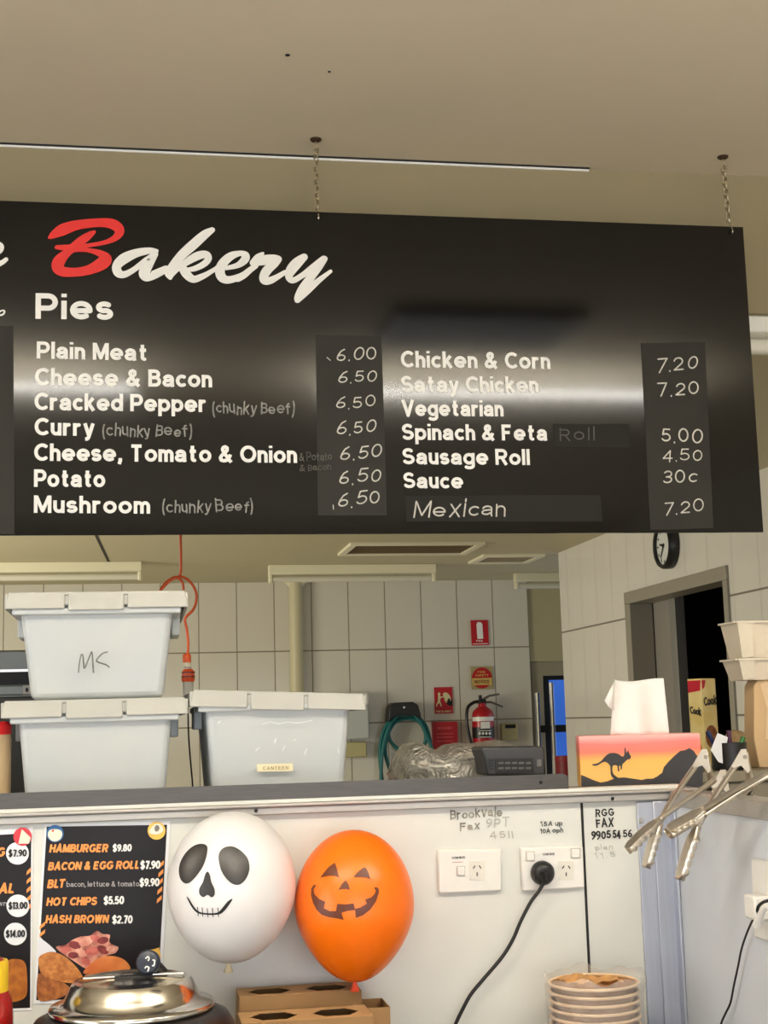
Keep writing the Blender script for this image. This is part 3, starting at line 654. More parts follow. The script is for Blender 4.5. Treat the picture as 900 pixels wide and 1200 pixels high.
l = MB(); l.tube([(cx, cy_, zt+0.05), (cx+0.05, cy_-0.01, zt+0.078), (cx+0.12, cy_-0.02, zt+0.088)], [0.009, 0.008, 0.006]); l.tube([(cx, cy_, zt+0.035), (cx+0.06, cy_-0.01, zt+0.035), (cx+0.14, cy_-0.02, zt+0.0)], [0.009, 0.008, 0.006]); l.build('lever', M_steel, th)
hz = [(-0.02,0,zt+0.04),(-0.06,0,zt+0.035),(-0.105,-0.01,zt-0.0),(-0.118,-0.02,zt-0.08),(-0.108,-0.02,zt-0.17),(-0.09,-0.02,zt-0.25),(-0.084,-0.02,zt-0.30)]
MB().tube([Vector((cx+p[0], cy_+p[1], p[2])) for p in crom(hz, 5)], 0.0115, 10).build('hose', M_black, th)
# control box, towel dispenser, hose holder
th = thing('control_box', at(597, 858, Y=YBK-0.02), 'small cream control box on the tiles right of the extinguisher', 'control box')
a, b = at(588, 868, Y=YBK-0.04), at(606.5, 847.5, Y=YBK-0.04)
MB().box((a.x, YBK-0.05, a.z), (b.x, YBK, b.z)).build('case', mat('aged_cream', (176, 166, 118), 0.5), th, bevel=0.006)
a, b = at(592, 853.5, Y=YBK-0.05), at(604, 849, Y=YBK-0.05); MB().box((a.x, YBK-0.053, a.z), (b.x, YBK-0.049, b.z)).build('display', M_black, th)
th = thing('paper_towel_dispenser', at(421, 838, Y=YBK-0.06), 'white paper towel dispenser on the tiles right of the open-lidded tub', 'dispenser')
a, b = at(396, 867, Y=YBK-0.12), at(432, 826, Y=YBK-0.12); MB().box((a.x, YBK-0.13, a.z), (b.x, YBK, b.z)).build('case', mat('dispenser_grey', (188, 192, 188), 0.35), th, bevel=0.012)
b2 = at(432, 811, Y=YBK-0.12); MB().box((a.x-.002, YBK-0.135, b.z-.005), (b.x+.003, YBK, b2.z)).build('cover', M_whiteplast, th, bevel=0.02, segs=3)
a, b = at(398, 888, Y=YBK-0.08), at(429.5, 869, Y=YBK-0.08)
tag(MB().box((a.x, YBK-0.09, a.z), (b.x, YBK, b.z)).build('soap_box', mat('aged_cream_box', (186, 178, 132), 0.5), bevel=0.008, loc=(a.x, YBK, a.z)), 'cream box under the paper towel dispenser', 'box')
hc = at(478, 848, Y=YBK-0.10); th = thing('hose_holder', hc, 'teal coiled water hose hanging on a black wall bracket', 'hose')
br = [(456, 836), (457, 828), (462, 823.5), (484, 822.5), (490, 826), (493, 836), (494, 843), (486, 838.5), (472, 837.5), (462, 840), (455.5, 846)]
m = MB(); m.prism([at(x, y, Y=YBK-0.16) for x, y in br], (0, 0.16, 0)); m.build('bracket', M_black, th, bevel=0.006)
m = MB(); patch(m, ell(473.5, 829, 1.4, 1.2, 10), SY(YBK-0.162)); m.build('screw', M_chrome, th, smooth=0)
M_teal = mat('teal_hose', (22, 104, 104), 0.4)
hs = MB()
for k, (sx_, sy__, lo) in enumerate(((0, 0, 0), (3, 2, 1), (-2.5, -1, 2), (1.5, -2, 3))):
    P = [(447-sx_*.4, 915), (446.5+sx_*.5, 890), (449+sx_, 868), (456+sx_, 850+sy__), (468, 839+sy__), (483, 838+sy__), (495-sx_, 848), (502-sx_*.6, 865), (506+sx_*.3, 880), (507, 900)]
    if k == 1: P = [(458, 905), (452, 885), (453, 866), (460, 850), (470, 843), (486, 843), (496, 852), (499, 866), (494, 876), (480, 880), (466, 877), (457, 867), (456, 852), (464, 842)]
    hs.tube([at(p[0], p[1], Y=YBK-0.06-0.02*k) for p in crom(P, 6)], 0.0125, 8)
hs.build('hose', M_teal, th)
a = at(456, 905, Y=YBK-0.13); b = at(462, 916, Y=YBK-0.13); MB().tube([a, b], 0.02, 12).build('nozzle', mat('brown_nozzle', (140, 66, 44), 0.5), th)

q0, q1 = at(651, 900, Y=9.2), at(676, 900, Y=9.2); zr_ = at(655, 886, Y=9.2).z; rq = (q1.x-q0.x)/2
th = thing('red_bin', (q0.x+rq, 9.2, 0), 'dark red bin in front of the blue lit door', 'bin')
MB().lathe([(rq*.8, 0), (rq*.97, zr_-.03), (rq*.9, zr_-.03)], (q0.x+rq, 9.2, 0), n=28).build('bin', mat('bin_red', (128, 24, 30), .5), th)
MB().lathe([(rq*.98, zr_-.035), (rq*1.02, zr_-.02), (rq*.99, zr_), (rq*.9, zr_-.004)], (q0.x+rq, 9.2, 0), n=28).build('rim', mat('bin_rim_red', (146, 30, 36), .5), th)
# grey oven behind the tubs at the left
th = thing('oven', (-0.75, 4.6, 0), 'grey steel oven front just left of the stacked tubs', 'oven')
zf = lambda py: at(5, py, Y=4.6).z
MB().box((-1.9, 4.6, 0), (0.05, 5.3, zf(762))).build('body', mat('oven_steel', (156, 158, 152), 0.4, 0.5), th, bevel=0.006)
MB().box((-1.9, 4.585, zf(803)), (0.05, 4.6, zf(788))).build('door_gap', M_darkgrey, th)
MB().box((-1.9, 4.57, zf(788)), (0.05, 4.6, zf(785))).build('trim_strip', M_chrome, th)
MB().box((-1.9, 4.575, zf(815)), (0.05, 4.6, zf(804))).build('control_panel', mat('oven_panel', (170, 174, 170), 0.4, 0.4), th, bevel=0.003)
a, b = at(26.5, 814, Y=4.57), at(33, 803, Y=4.57); MB().box((a.x, 4.565, a.z), (b.x+.05, 4.575, b.z)).build('switch_plate', M_whiteplast, th, bevel=0.002)
m = MB(); patch(m, ell(31.5, 808.5, 1.8, 2.6, 12), SY(4.5635)); m.build('switch', M_black, th, smooth=0)
MB().box((-1.9, 4.58, 0.2), (0.05, 4.6, zf(817))).build('lower_door', mat('oven_door_grey', (84, 82, 76), 0.4, 0.4), th, bevel=0.004)

# orange extension cord
YCd = 3.35
th = thing('extension_cord', at(211, 620, Y=YCd), 'looped orange extension cord dangling from the ceiling behind the tubs', 'cord')
top = at(211, 560, Y=YCd); top.z = ZK
P = [(211, 560), (211.5, 628), (212, 655), (211, 674), (203, 677), (194, 683), (188, 692), (185, 705), (188, 716)]
MB().tube([at(p[0], p[1], Y=YCd) if i else top for i, p in enumerate(crom(P, 6))], 0.0032, 8).build('cable', M_orange_cable, th)
P = [(190, 690), (200, 679.5), (212, 676), (222, 681), (229, 692), (230, 704), (226, 715), (217, 725), (219, 738), (220.5, 755), (219.5, 770)]
MB().tube([at(p[0], p[1], Y=YCd-.012) for p in crom(P, 6)], 0.0032, 8).build('cable', M_orange_cable, th)
P = [(188, 692), (200, 680), (208, 677.5), (213.5, 682), (215, 692), (214, 705)]
MB().tube([at(p[0], p[1], Y=YCd-.02) for p in crom(P, 6)], 0.003, 8).build('cable', M_orange_cable, th)
k = (at(219+10, 780, Y=YCd-.012)-at(219, 780, Y=YCd-.012)).length/10
def lat(px, prof, name, m):
    base = at(px, prof[0][1], Y=YCd-.012)
    MB().lathe([(r*k, (prof[0][1]-y)*k) for r, y in prof], base, n=20).build(name, m, th)
lat(219, [(5, 776.5), (5, 768), (3.5, 766)], 'socket_collar', M_orange_cable)
lat(219, [(5, 781), (5, 776.5)], 'socket_ring', M_creamplast)
lat(220, [(4.2, 789), (4.2, 781)], 'socket_neck', M_clear)
lat(220.5, [(7, 799), (8, 796), (7.5, 787), (5, 784)], 'socket_body', mat('socket_orange', (206, 74, 30), 0.35))
for a_ in (787.5, 792.5): lat(220.5, [(8.15, a_+1.2), (8.15, a_)], 'socket_band', M_black)
lat(220.5, [(5.5, 822), (6, 812), (6.5, 799)], 'socket_cap', M_clear)
th = thing('power_cable', at(222, 850, Y=YCd), 'thin black cable hanging between the left tubs and the right tub', 'cable')
P = [(220.5, 818), (220.5, 845), (221.5, 870), (224, 900), (225.5, 917), (226, 930)]
MB().tube([at(p[0], p[1], Y=YCd-.3) for p in crom(P, 5)], 0.0018, 6).build('cable', M_blackcable, th)

# ================================================================== TUBS on the kitchen bench
def make_tub(cx, yf, z0, wt, wb, H, lidw, label, tilt=0.0, dep=0.40):
    """front face of the lid at y = yf"""
    th = thing('storage_tub', (cx, yf, z0), label, 'storage tub', 'white lidded plastic tubs on the kitchen bench')
    yc = yf + dep/2 + 0.012
    t = MB(); t.frustum((cx, yc), (wb/2, dep/2-0.03), (wt/2, dep/2-0.004), z0, z0+H)
    t.build('tub', M_tub, th, bevel=0.012, segs=3)
    r = MB(); r.box((cx-wt/2-0.012, yc-dep/2-0.006, z0+H-0.024), (cx+wt/2+0.012, yc+dep/2+0.006, z0+H-0.012))
    r.build('rim', M_tub, th, bevel=0.003)
    for s in (-1, 1): MB().box((cx+s*(wt/2+0.006)-0.008, yc-0.06, z0+H-0.055), (cx+s*(wt/2+0.006)+0.008, yc+0.06, z0+H-0.012)).build('handle', M_tub, th, bevel=0.003)
    ld = MB(); hw = lidw/2; zs0, zs1 = z0+H-0.014, z0+H+0.016
    Rm = Matrix.Translation((cx-hw, yc, zs1)) @ Matrix.Rotation(tilt, 4, 'Y') @ Matrix.Translation((-cx+hw, -yc, -zs1))
    ld.box((cx-hw+0.008, yf+0.004, zs1-0.006), (cx+hw-0.008, yf+dep+0.02, zs1), Rm)
    gaps = [(cx-hw, cx-hw*.335-0.003), (cx-hw*.335+0.003, cx+hw*.31-0.003), (cx+hw*.31+0.003, cx+hw)]
    for i, (xa, xb) in enumerate(gaps):
        t0 = 0.006 if i == 0 else 0; t1 = 0.006 if i == 2 else 0
        dz = -0.003 if i == 1 else 0
        vs = [(xa, yf, zs0+dz), (xb, yf, zs0+dz), (xb, yf+0.006, zs0+dz), (xa, yf+0.006, zs0+dz), (xa+t0, yf+0.004, zs1), (xb-t1, yf+0.004, zs1), (xb-t1, yf+0.012, zs1), (xa+t0, yf+0.012, zs1)]
        ld.add([Rm @ Vector(v) for v in vs], [(0,3,2,1),(4,5,6,7),(0,1,5,4),(1,2,6,5),(2,3,7,6),(3,0,4,7)])
    ld.box((cx-hw, yf+0.0061, zs0+0.006), (cx+hw, yf+0.010, zs1-0.006), Rm)
    for s in (-1, 1):
        xa = cx-hw if s < 0 else cx+hw-0.006
        ld.box((xa, yf+0.004, zs0), (xa+0.006, yf+dep+0.02, zs1-0.003), Rm)
    ld.build('lid', M_lid, th, bevel=0.0035)
    return th, yc
YL = 2.52
k = lambda px0, px1, py: (at(px1, py, Y=YL).x - at(px0, py, Y=YL).x)
zl1 = at(112, 692.5, Y=YL).z; zl2 = at(112, 819, Y=YL).z
zb = 1.4405
cxl = at(112.5, 830, Y=YL).x
H2 = zl2 - 0.016 - zb
tb2, yc2 = make_tub(cxl-0.001, YL, zb, k(20, 203, 850), k(29, 192, 950), H2, k(3, 223, 835), 'lower left white tub standing on the steel upstand line, without writing')
z1 = zb + H2 + 0.0165; H1 = zl1 - 0.016 - z1
tb1, yc1 = make_tub(at(114, 705, Y=YL).x, YL+0.003, z1, k(24, 207, 730), k(36, 194, 812), H1, k(6, 222, 705), 'upper left white tub marked MS on top of another tub')
m = MB(); S_t = SY(YL+0.012)
for st in ([(92,788,1.4),(93,778,1.4),(95,768,1.6),(97,768,1.6),(98,777,1.8),(99,783,1.8),(104,772,1.6),(107.5,764,1.6),(108.5,772,1.8),(109.5,788,1.8)], [(126,764,1.4),(120,766,1.8),(113.5,773,1.8),(115,776,1.8),(124,779,1.8),(128,782,1.6)]):
    brush(m, [st], S_t, lambda x, y: (x, y), 0.001)
m.build('marking', mat('grey_marker', (70, 70, 70), .6, rgb2=(120,120,118), nscale=60), tb1, smooth=0)
cxr = at(324, 850, Y=YL).x; zl3 = at(324, 811, Y=YL).z; H3 = zl3 - 0.016 - zb - 0.002
tb3, yc3 = make_tub(cxr+0.006, YL, zb, k(240, 413, 850), k(249, 402, 925), H3+0.010, k(226, 433, 820), 'single white tub right of the stack with a crooked lid and small paper label', tilt=radians(2.6))
m = MB(); S_t3 = SY(YL+0.022); patch(m, [(301, 895.5), (343, 894.5), (343.5, 903.5), (301.5, 904.5)], S_t3, .001); m.build('paper_label', mat('cream_label', (232, 222, 186), 0.6), tb3, smooth=0)
m = MB(); text(m, 'CANTEEN', S_t3, (308, 902.3), (338, 901.6), 4, w=.18, sp=.2, off=.0018); m.build('label_print', mat('label_tan', (170, 150, 104), 0.6), tb3, smooth=0)

m = MB()
for st in ([(308,849,1.2),(316,846,1),(326,848,1.4),(338,846,1.1),(350,847,1.5),(366,844,1)], [(322,870,2.4),(323,866,2)], [(357,884,2),(359,878,1.6)], [(331,879,1.4),(334,874,1)], [(397,882,2),(396,876,1.5)], [(344,868,1.3),(347,866,1)], [(300,879,1.6),(304,876,1)], [(256,847,2),(258,845,1.4)]):
    brush(m, [st], SY(YL+0.0135), lambda x, y: (x, y), 0.001)
m.build('scuff', mat('scuff_pale', (216, 218, 216), .5), tb3, smooth=0)
# red-capped jar at the left edge
cj = at(-9, 900, Y=2.62); zc = at(-9, 861, Y=2.62).z; zt = at(-9, 846, Y=2.62).z; rj = at(13, 900, Y=2.62).x - cj.x
th = thing('sauce_jar', (cj.x, 2.62, zb), 'beige sauce jar with a red lid left of the lower tub', 'jar')
MB().lathe([(rj*.94, 0), (rj, 0.006), (rj, zc-zb-0.01), (rj*.96, zc-zb)], (cj.x, 2.62, zb), n=36).build('jar', mat('beige_sauce', (206, 178, 138), 0.35), th)
MB().lathe([(rj*1.0, zc), (rj*1.0, zt-0.006), (rj*.82, zt)], (cj.x, 2.62, 0), n=36).build('lid', mat('red_lid', (214, 26, 30), 0.35), th)

# plastic-wrapped pack and label scale on the bench
YP = 2.78
S_p = SY(YP)
wrap = MB(); outline = [(478,914),(477,900),(480,885),(486,874),(494,869.5),(503,871),(513,876),(524,880),(535,874),(548,871.5),(566,872),(580,870),(596,868),(606,869),(610,876),(611,914)]
N = 7; rows = []
oc = crom(outline, 4)
for j in range(N+1):
    f = j/N; s = math.sin(pi*f)**.5 if 0 < f < 1 else 0.0
    yy = YP - 0.0 + 0.22*f
    row = []
    for (x, y) in oc:
        p = at(x, y, Y=YP); p.z = max(zb, p.z); q = Vector((p.x, yy, zb + (p.z-zb)*(0.72+0.28*s) if p.z > zb else zb))
        q += Vector((random.uniform(-.0015,.0015), random.uniform(-.005,.005), random.uniform(-.001,.001) if q.z > zb+0.004 else 0)); row.append(q)
    rows.append(row)
n = len(oc); vs = [p for r in rows for p in r]
fs = [(j*n+i, j*n+i+1, (j+1)*n+i+1, (j+1)*n+i) for j in range(N) for i in range(n-1)] + [tuple(range(n)), tuple(N*n+i for i in range(n-1,-1,-1))]
wrap.add(vs, fs)
M_wrap = film_mat('crinkled_plastic_wrap', (206, 202, 192), 0.66, rough=0.13, bump=1.0, nscale=22)
M_wrap.node_tree.nodes['Principled BSDF'].inputs['Metallic'].default_value = 0.45
tag(wrap.build('wrapped_pack', M_wrap, smooth=179, loc=(at(545, 900, Y=YP).x, YP, zb)), 'crinkled clear plastic wrapped pack in front of the extinguisher', 'package')
YS = 2.66
th = thing('label_scale', at(600, 908, Y=YS), 'dark grey label scale with a key panel beside the plastic wrapped pack', 'scale')
pf = [(571, 909), (568, 889), (564, 878), (567, 875.5), (636, 874.5), (638.5, 878), (640, 909)]
m = MB(); m.prism([Vector((at(x, y, Y=YS).x, YS, max(zb, at(x, y, Y=YS).z))) for x, y in pf], (0, 0.09, 0)); m.build('body', mat('scale_grey', (56, 57, 60), 0.45), th, bevel=0.004)
S_s = SY(YS)
def plate(pts, name, m, d=0.0025): 
    mm = MB(); mm.prism([S_s(x, y) for x, y in pts], (0, -d, 0)); mm.build(name, m, th, smooth=0)
plate([(580, 889), (624, 888), (625.5, 905), (581, 906)], 'key_panel', M_black)
for x in range(5):
    for y in range(2): plate([(583.5+x*8, 893+y*6), (589.5+x*8, 892.8+y*6), (589.5+x*8, 895.2+y*6), (583.5+x*8, 895.4+y*6)], 'key', mat('key_grey', (92, 92, 90), 0.5), 0.004)
for i in range(4): plate([(572+.3*i, 890+i*3.4), (578, 889.8+i*3.4), (578, 891.4+i*3.4), (572+.3*i, 891.6+i*3.4)], 'speaker_slot', M_black)
plate([(629, 890), (634, 890), (634, 898), (629, 898)], 'button', mat('key_grey2', (110, 110, 108), 0.5))

# ================================================================== CLOCK on the tiled wall
a = at(780, 645, X=XR-0.03); ctr = Vector((XR, a.y, 0)); top = at(776, 612, X=XR-.04); bot = at(777.5, 667, X=XR-.04)
ctr.z = (top.z+bot.z)/2; Rk = (top.z-bot.z)/2
ctr.y = at(777, 641, X=XR-0.04).y
th = thing('wall_clock', ctr, 'round black rimmed wall clock above the doorway under the menu board', 'clock')
MX = Matrix.Translation(ctr) @ Matrix.Rotation(-pi/2, 4, 'Y')
MB().lathe([(Rk*.98, 0), (Rk, 0.01), (Rk, 0.04), (Rk*.93, 0.052), (Rk*.84, 0.05), (Rk*.82, 0.034)], M=MX, n=48, cap1=False).build('case', M_black, th)
MB().lathe([(Rk*.83, 0.032), (Rk*.83, 0.036)], M=MX, n=48).build('dial', mat('clock_dial', (206, 208, 202), 0.5), th)
def hand(ang, L, wd, name):   # angle clockwise from 12 as seen from the room
    mm = MB(); u = Vector((0, -sin(ang), cos(ang))); v = Vector((0, cos(ang), sin(ang))); c = ctr + Vector((-0.038, 0, 0))
    mm.prism([c - u*L*.15 + v*wd, c + u*L + v*wd*.5, c + u*L - v*wd*.5, c - u*L*.15 - v*wd], (-0.002, 0, 0)); mm.build(name, M_black, th, smooth=0)
hand(radians(218), Rk*.62, 0.006, 'minute_hand'); hand(radians(282), Rk*.42, 0.008, 'hour_hand')
nb = MB()
for i in range(12):
    an = radians(30*i); u = Vector((0, -sin(an), cos(an))); v = Vector((0, cos(an), sin(an))); c = ctr + Vector((-0.0365, 0, 0))
    nb.prism([c+u*Rk*.62+v*.004, c+u*Rk*.76+v*.004, c+u*Rk*.76-v*.004, c+u*Rk*.62-v*.004], (-0.0008, 0, 0))
nb.build('hour_mark', M_black, th, smooth=0)

# ================================================================== TISSUE BOX
YTb = 2.475; zcap = cap_z - 0.0118
A0 = at(681, 926, Y=2.535); TA = radians(-14.5)
tu, tv = Vector((cos(TA), sin(TA), 0)), Vector((-sin(TA), cos(TA), 0))
def SP(p, n): 
    def f(x, y, off=0.0):
        d = ROT @ Vector((x-450, F, -(y-600))); q = p - n*off; t = (q-CAM).dot(n)/d.dot(n); return CAM + d*t
    return f
A0.z = zcap; S_b = SP(A0, tv); B0 = S_b(824, 924); LT = (B0-A0).dot(tu); ztb = S_b(750, 861).z
th = thing('tissue_box', A0, 'tissue box printed with a kangaroo at sunset on the wall cap', 'tissue box')
M_sun = bpy.data.materials.new('sunset_print'); M_sun.use_nodes = True; nt = M_sun.node_tree; bs = nt.nodes['Principled BSDF']; bs.inputs['Roughness'].default_value = 0.5
ge = nt.nodes.new('ShaderNodeTexCoord'); sp = nt.nodes.new('ShaderNodeSeparateXYZ'); mr = nt.nodes.new('ShaderNodeMapRange'); rp = nt.nodes.new('ShaderNodeValToRGB'); nz = nt.nodes.new('ShaderNodeTexNoise'); ad = nt.nodes.new('ShaderNodeMath')
nz.inputs['Scale'].default_value = 14; ad.operation = 'MULTIPLY_ADD'; ad.inputs[1].default_value = 0.018
mp = nt.nodes.new('ShaderNodeMapping'); mp.inputs['Scale'].default_value = (0.5, 1, 2.5)
nt.links.new(ge.outputs['Object'], mp.inputs[0]); nt.links.new(mp.outputs[0], nz.inputs[0])
nt.links.new(ge.outputs['Object'], sp.inputs[0]); nt.links.new(nz.outputs[0], ad.inputs[0]); nt.links.new(sp.outputs[2], ad.inputs[2]); nt.links.new(ad.outputs[0], mr.inputs[0])
mr.inputs[1].default_value = 0.008; mr.inputs[2].default_value = ztb - zcap + 0.008
nt.links.new(mr.outputs[0], rp.inputs[0]); nt.links.new(rp.outputs[0], bs.inputs['Base Color'])
cr = rp.color_ramp; cr.elements[0].position = 0.0; cr.elements[0].color = lin((255, 196, 110)); cr.elements[1].position = 1; cr.elements[1].color = lin((255, 178, 172))
for p, c in ((0.5, (250, 178, 84)), (0.62, (246, 150, 92)), (0.7, (244, 118, 98)), (0.85, (248, 122, 116))):
    e = cr.elements.new(p); e.color = lin(c)
MT = Matrix.Translation(A0) @ Matrix.Rotation(TA, 4, 'Z'); MB().box((0, 0, 0), (LT, 0.112, ztb-zcap), MT).build('carton', M_sun, th, bevel=0.0015)
pr = MB()
ridge = [(681,908),(686,910),(695,914),(704,917),(712,915.5),(722,911.5),(732,911),(742,912.5),(752,914),(758,912.5),(765,912.5),(770,910),(776,905.5),(778,899),(783,893),(790,886),(797,880),(803,879),(808,876.5),(813,880),(817,886),(821,890)]
patch(pr, [S for S in ridge] + [(823.7, 892), (823.7, 923.7), (681.2, 925.8)], S_b, .0008)
c5 = lambda x, y: (660+x/4.5, 780+y/4.5)
body = [(152,520),(175,517),(200,503),(218,482),(238,465),(262,460),(290,465),(312,480),(322,470),(323,436),(329,434),(333,462),(342,446),(350,466),(358,480),(352,493),(338,496),(322,512),(312,522),(310,544),(303,548),(302,530),(294,530),(296,556),(288,556),(285,528),(262,528),(260,555),(268,575),(290,592),(282,603),(262,592),(250,572),(248,530),(225,508),(205,512),(182,526),(160,528)]
patch(pr, [c5(x, y) for x, y in crom(body, 2, True)], S_b, .0008)
pr.build('printed_silhouette', mat('print_black', (40, 38, 40), 0.5), th, smooth=0)
# pulled tissue
ts = MB(); topl = [(722,797.5),(745,795.5),(757,796.5),(777,797.5)]; YTb = (A0 + tu*LT/2 + tv*.05).y - .05
nx, nz_ = 26, 12; grid = []
for i in range(nx+1):
    u = i/nx
    for j in range(nz_+1):
        v = j/nz_                                  # 0 bottom, 1 top
        pxl = 717 + (720.5-717)*v; pxr = 784 + (777.5-784)*v
        px = pxl + (pxr-pxl)*u; py = 861 + (796.5 + 1.8*sin(u*5.0) - 861)*v
        p = at(px, py, Y=YTb+0.05)
        grid.append(p + Vector((0, 0.010*sin(u*9+0.6)*(0.35+.65*(1-v)) + 0.012*sin(u*3.1)*(v), 0)))
vs = grid; fs = [(i*(nz_+1)+j, (i+1)*(nz_+1)+j, (i+1)*(nz_+1)+j+1, i*(nz_+1)+j+1) for i in range(nx) for j in range(nz_)]
ts.add(vs, fs)
fold = [(720.5,797.5),(716,806),(708.5,821),(713,828),(719,833),(719.5,815)]
ts.add([at(x, y, Y=YTb+0.047-0.012*(x < 715)) for x, y in fold], [(0,1,2,3,4,5)])
back = [Vector((p.x*1.0 + 0.004, p.y+0.016, p.z-0.004)) for p in grid]; ts.add(back, fs)
ts.build('tissue', mat('white_tissue', (244, 241, 234), 0.9, noise=0.03, nscale=40, sss=0.1), th, smooth=80, solid=0.0008)

# ================================================================== WALL SOCKETS AND CORDS
def socket(S, quad, dirv, label, items):
    P = [S(x, y) for x, y in quad]; c = sum(P, Vector())/4
    th = thing('power_outlet', c, label, 'power outlet', 'white wall power outlets')
    MB().prism(P, dirv*0.009).build('plate', M_whiteplast, th, bevel=0.003)
    for kind, cx, cy, hw, hh in items:
        S2 = lambda x, y, off=0: S(x, y) + dirv*(0.0088+off)
        q = [S2(cx-hw, cy-hh), S2(cx+hw, cy-hh), S2(cx+hw, cy+hh), S2(cx-hw, cy+hh)]
        if kind == 'sw':
            MB().prism([S2(cx-hw-1, cy-hh-1), S2(cx+hw+1, cy-hh-1), S2(cx+hw+1, cy+hh+1), S2(cx-hw-1, cy+hh+1)], dirv*0.0007).build('switch_surround', mat('switch_grey', (200, 192, 178), .4), th, smooth=0)
            MB().prism(q, dirv*0.0035).build('rocker_switch', M_whiteplast, th, bevel=0.0014)
        else:
            MB().prism([S2(x, y) for x, y in crom([(cx-hw,cy-hh+2),(cx-hw+2,cy-hh),(cx+hw-2,cy-hh),(cx+hw,cy-hh+2),(cx+hw,cy+hh-2),(cx+hw-2,cy+hh),(cx-hw+2,cy+hh),(cx-hw,cy+hh-2)], 2, True)], dirv*0.0011).build('socket_face', mat('socket_white', (228, 223, 212), .35), th, smooth=0)
            sl = MB()
            for a_, b_ in (((-4.6,-2.2),(-2.4,-5.6)), ((2.4,-5.6),(4.6,-2.2)), ((0,2.2),(0,6.6))):
                pa_, pb_ = S2(cx+a_[0], cy+a_[1]), S2(cx+b_[0], cy+b_[1]); d = (pb_-pa_).normalized(); nn = d.cross(dirv).normalized()*0.0009
                sl.prism([pa_-nn, pa_+nn, pb_+nn, pb_-nn], dirv*0.0016)
            sl.build('socket_slot', M_black, th, smooth=0)
    return th
FWD = Vector((0, -1, 0))
o1 = socket(S_wall, [(511.5, 995.5), (586, 994), (587, 1043.5), (513, 1047)], FWD, 'white single power outlet right of the orange balloon', [('sw', 538.5, 1020.3, 4.2, 5), ('so', 557.5, 1019.3, 9, 11)])
o2 = socket(S_wall, [(608.5, 992.5), (681.5, 990.5), (683.5, 1040), (611, 1044)], FWD, 'white double power outlet with a black plug in it', [('sw', 619.5, 1003, 4.4, 5), ('sw', 672.5, 999.5, 4.8, 5), ('so', 661.5, 1019.5, 9, 11)])
m = MB(); text(m, 'COM BUS', S_wall, (529.5, 1006.5), (545, 1006), 2.6, w=.2, off=.0096); m.build('plate_print', M_ink, o1, smooth=0)
m = MB(); ribbon(m, [(S_wall(529, 1010).x, S_wall(529, 1010).z), (S_wall(541, 1009.6).x, S_wall(541, 1009.6).z)], .0006, lambda u, v, z: Vector((u, YW-.0097, v))); m.build('plate_print', M_signred, o1, smooth=0)
m = MB(); text(m, 'COM BUS', S_wall, (636, 1002.5), (650, 1002), 2.6, w=.2, off=.0096); m.build('plate_print', M_ink, o2, smooth=0)
c = S_wall(633, 1022); c.y = YW-0.009
th = thing('power_plug', c, 'black power plug and cord hanging from the double outlet', 'power cord')
M90 = Matrix.Translation(c) @ Matrix.Rotation(pi/2, 4, 'X')
MB().lathe([(0.0195, 0.0), (0.0208, 0.003), (0.0205, 0.010), (0.018, 0.016), (0.013, 0.021), (0.008, 0.022)], M=M90, n=36).build('plug', M_black, th)
g = at(636, 1024, Y=YW-0.035); MB().tube([c + Vector((0.001, -0.016, -0.001)), g, at(638, 1032, Y=YW-0.03)], [0.009, 0.0075, 0.005], 12).build('strain_relief', M_black, th)
P = [(636.5, 1027), (637, 1034), (631, 1045), (622, 1057), (610, 1080), (601, 1101), (588, 1122), (566, 1148), (552, 1165), (542, 1183), (534, 1200), (526, 1222)]
MB().tube([at(p[0], p[1], Y=YW-0.028+0.01*i/60) for i, p in enumerate(crom(P, 6))], 0.0031, 10).build('cable', M_blackcable, th)
LFT = Vector((-1, 0, 0))
o3 = thing('power_outlet', S_wing(905, 1050), 'white power outlet plate on the wing wall at the right edge', 'power outlet', 'white wall power outlets')
P = [S_wing(886, 1005), S_wing(940, 1017), S_wing(942, 1115), S_wing(890, 1098)]
MB().prism(P, LFT*0.009).build('plate', M_whiteplast, o3, bevel=0.003)
c = S_wing(903, 1062)
th = thing('charger_cord', S_wing(890, 1070), 'black and white charger cord on the wing wall at the right edge', 'cord')
MB().box((XW-0.034, c.y-0.02, c.z-0.018), (XW-0.0095, c.y+0.02, c.z+0.018)).build('adaptor', M_whiteplast, th, bevel=0.004)
P = [(903, 1055), (895, 1057), (889, 1062), (887, 1069)]
MB().tube([at(p[0], p[1], X=XW-0.03) for p in crom(P, 5)], 0.0024, 8).build('cable', M_blackcable, th)
P = [(899, 1062), (894, 1067), (888, 1080), (886.5, 1086)]
MB().tube([at(p[0], p[1], X=XW-0.032) for p in crom(P, 5)], [0.0035+0.0022*min(1, i/8) for i in range(16)], 10).build('white_plug', M_whiteplast, th)
P = [(881, 1080), (875, 1094), (869, 1112), (865, 1132), (860, 1155), (856, 1175), (850, 1188), (845, 1200), (840, 1225)]
MB().tube([at(888, 1070, X=XW-0.03)] + [at(p[0], p[1], X=XW-0.012) for p in crom(P, 5)], 0.0017, 8).build('cable', M_blackcable, th)

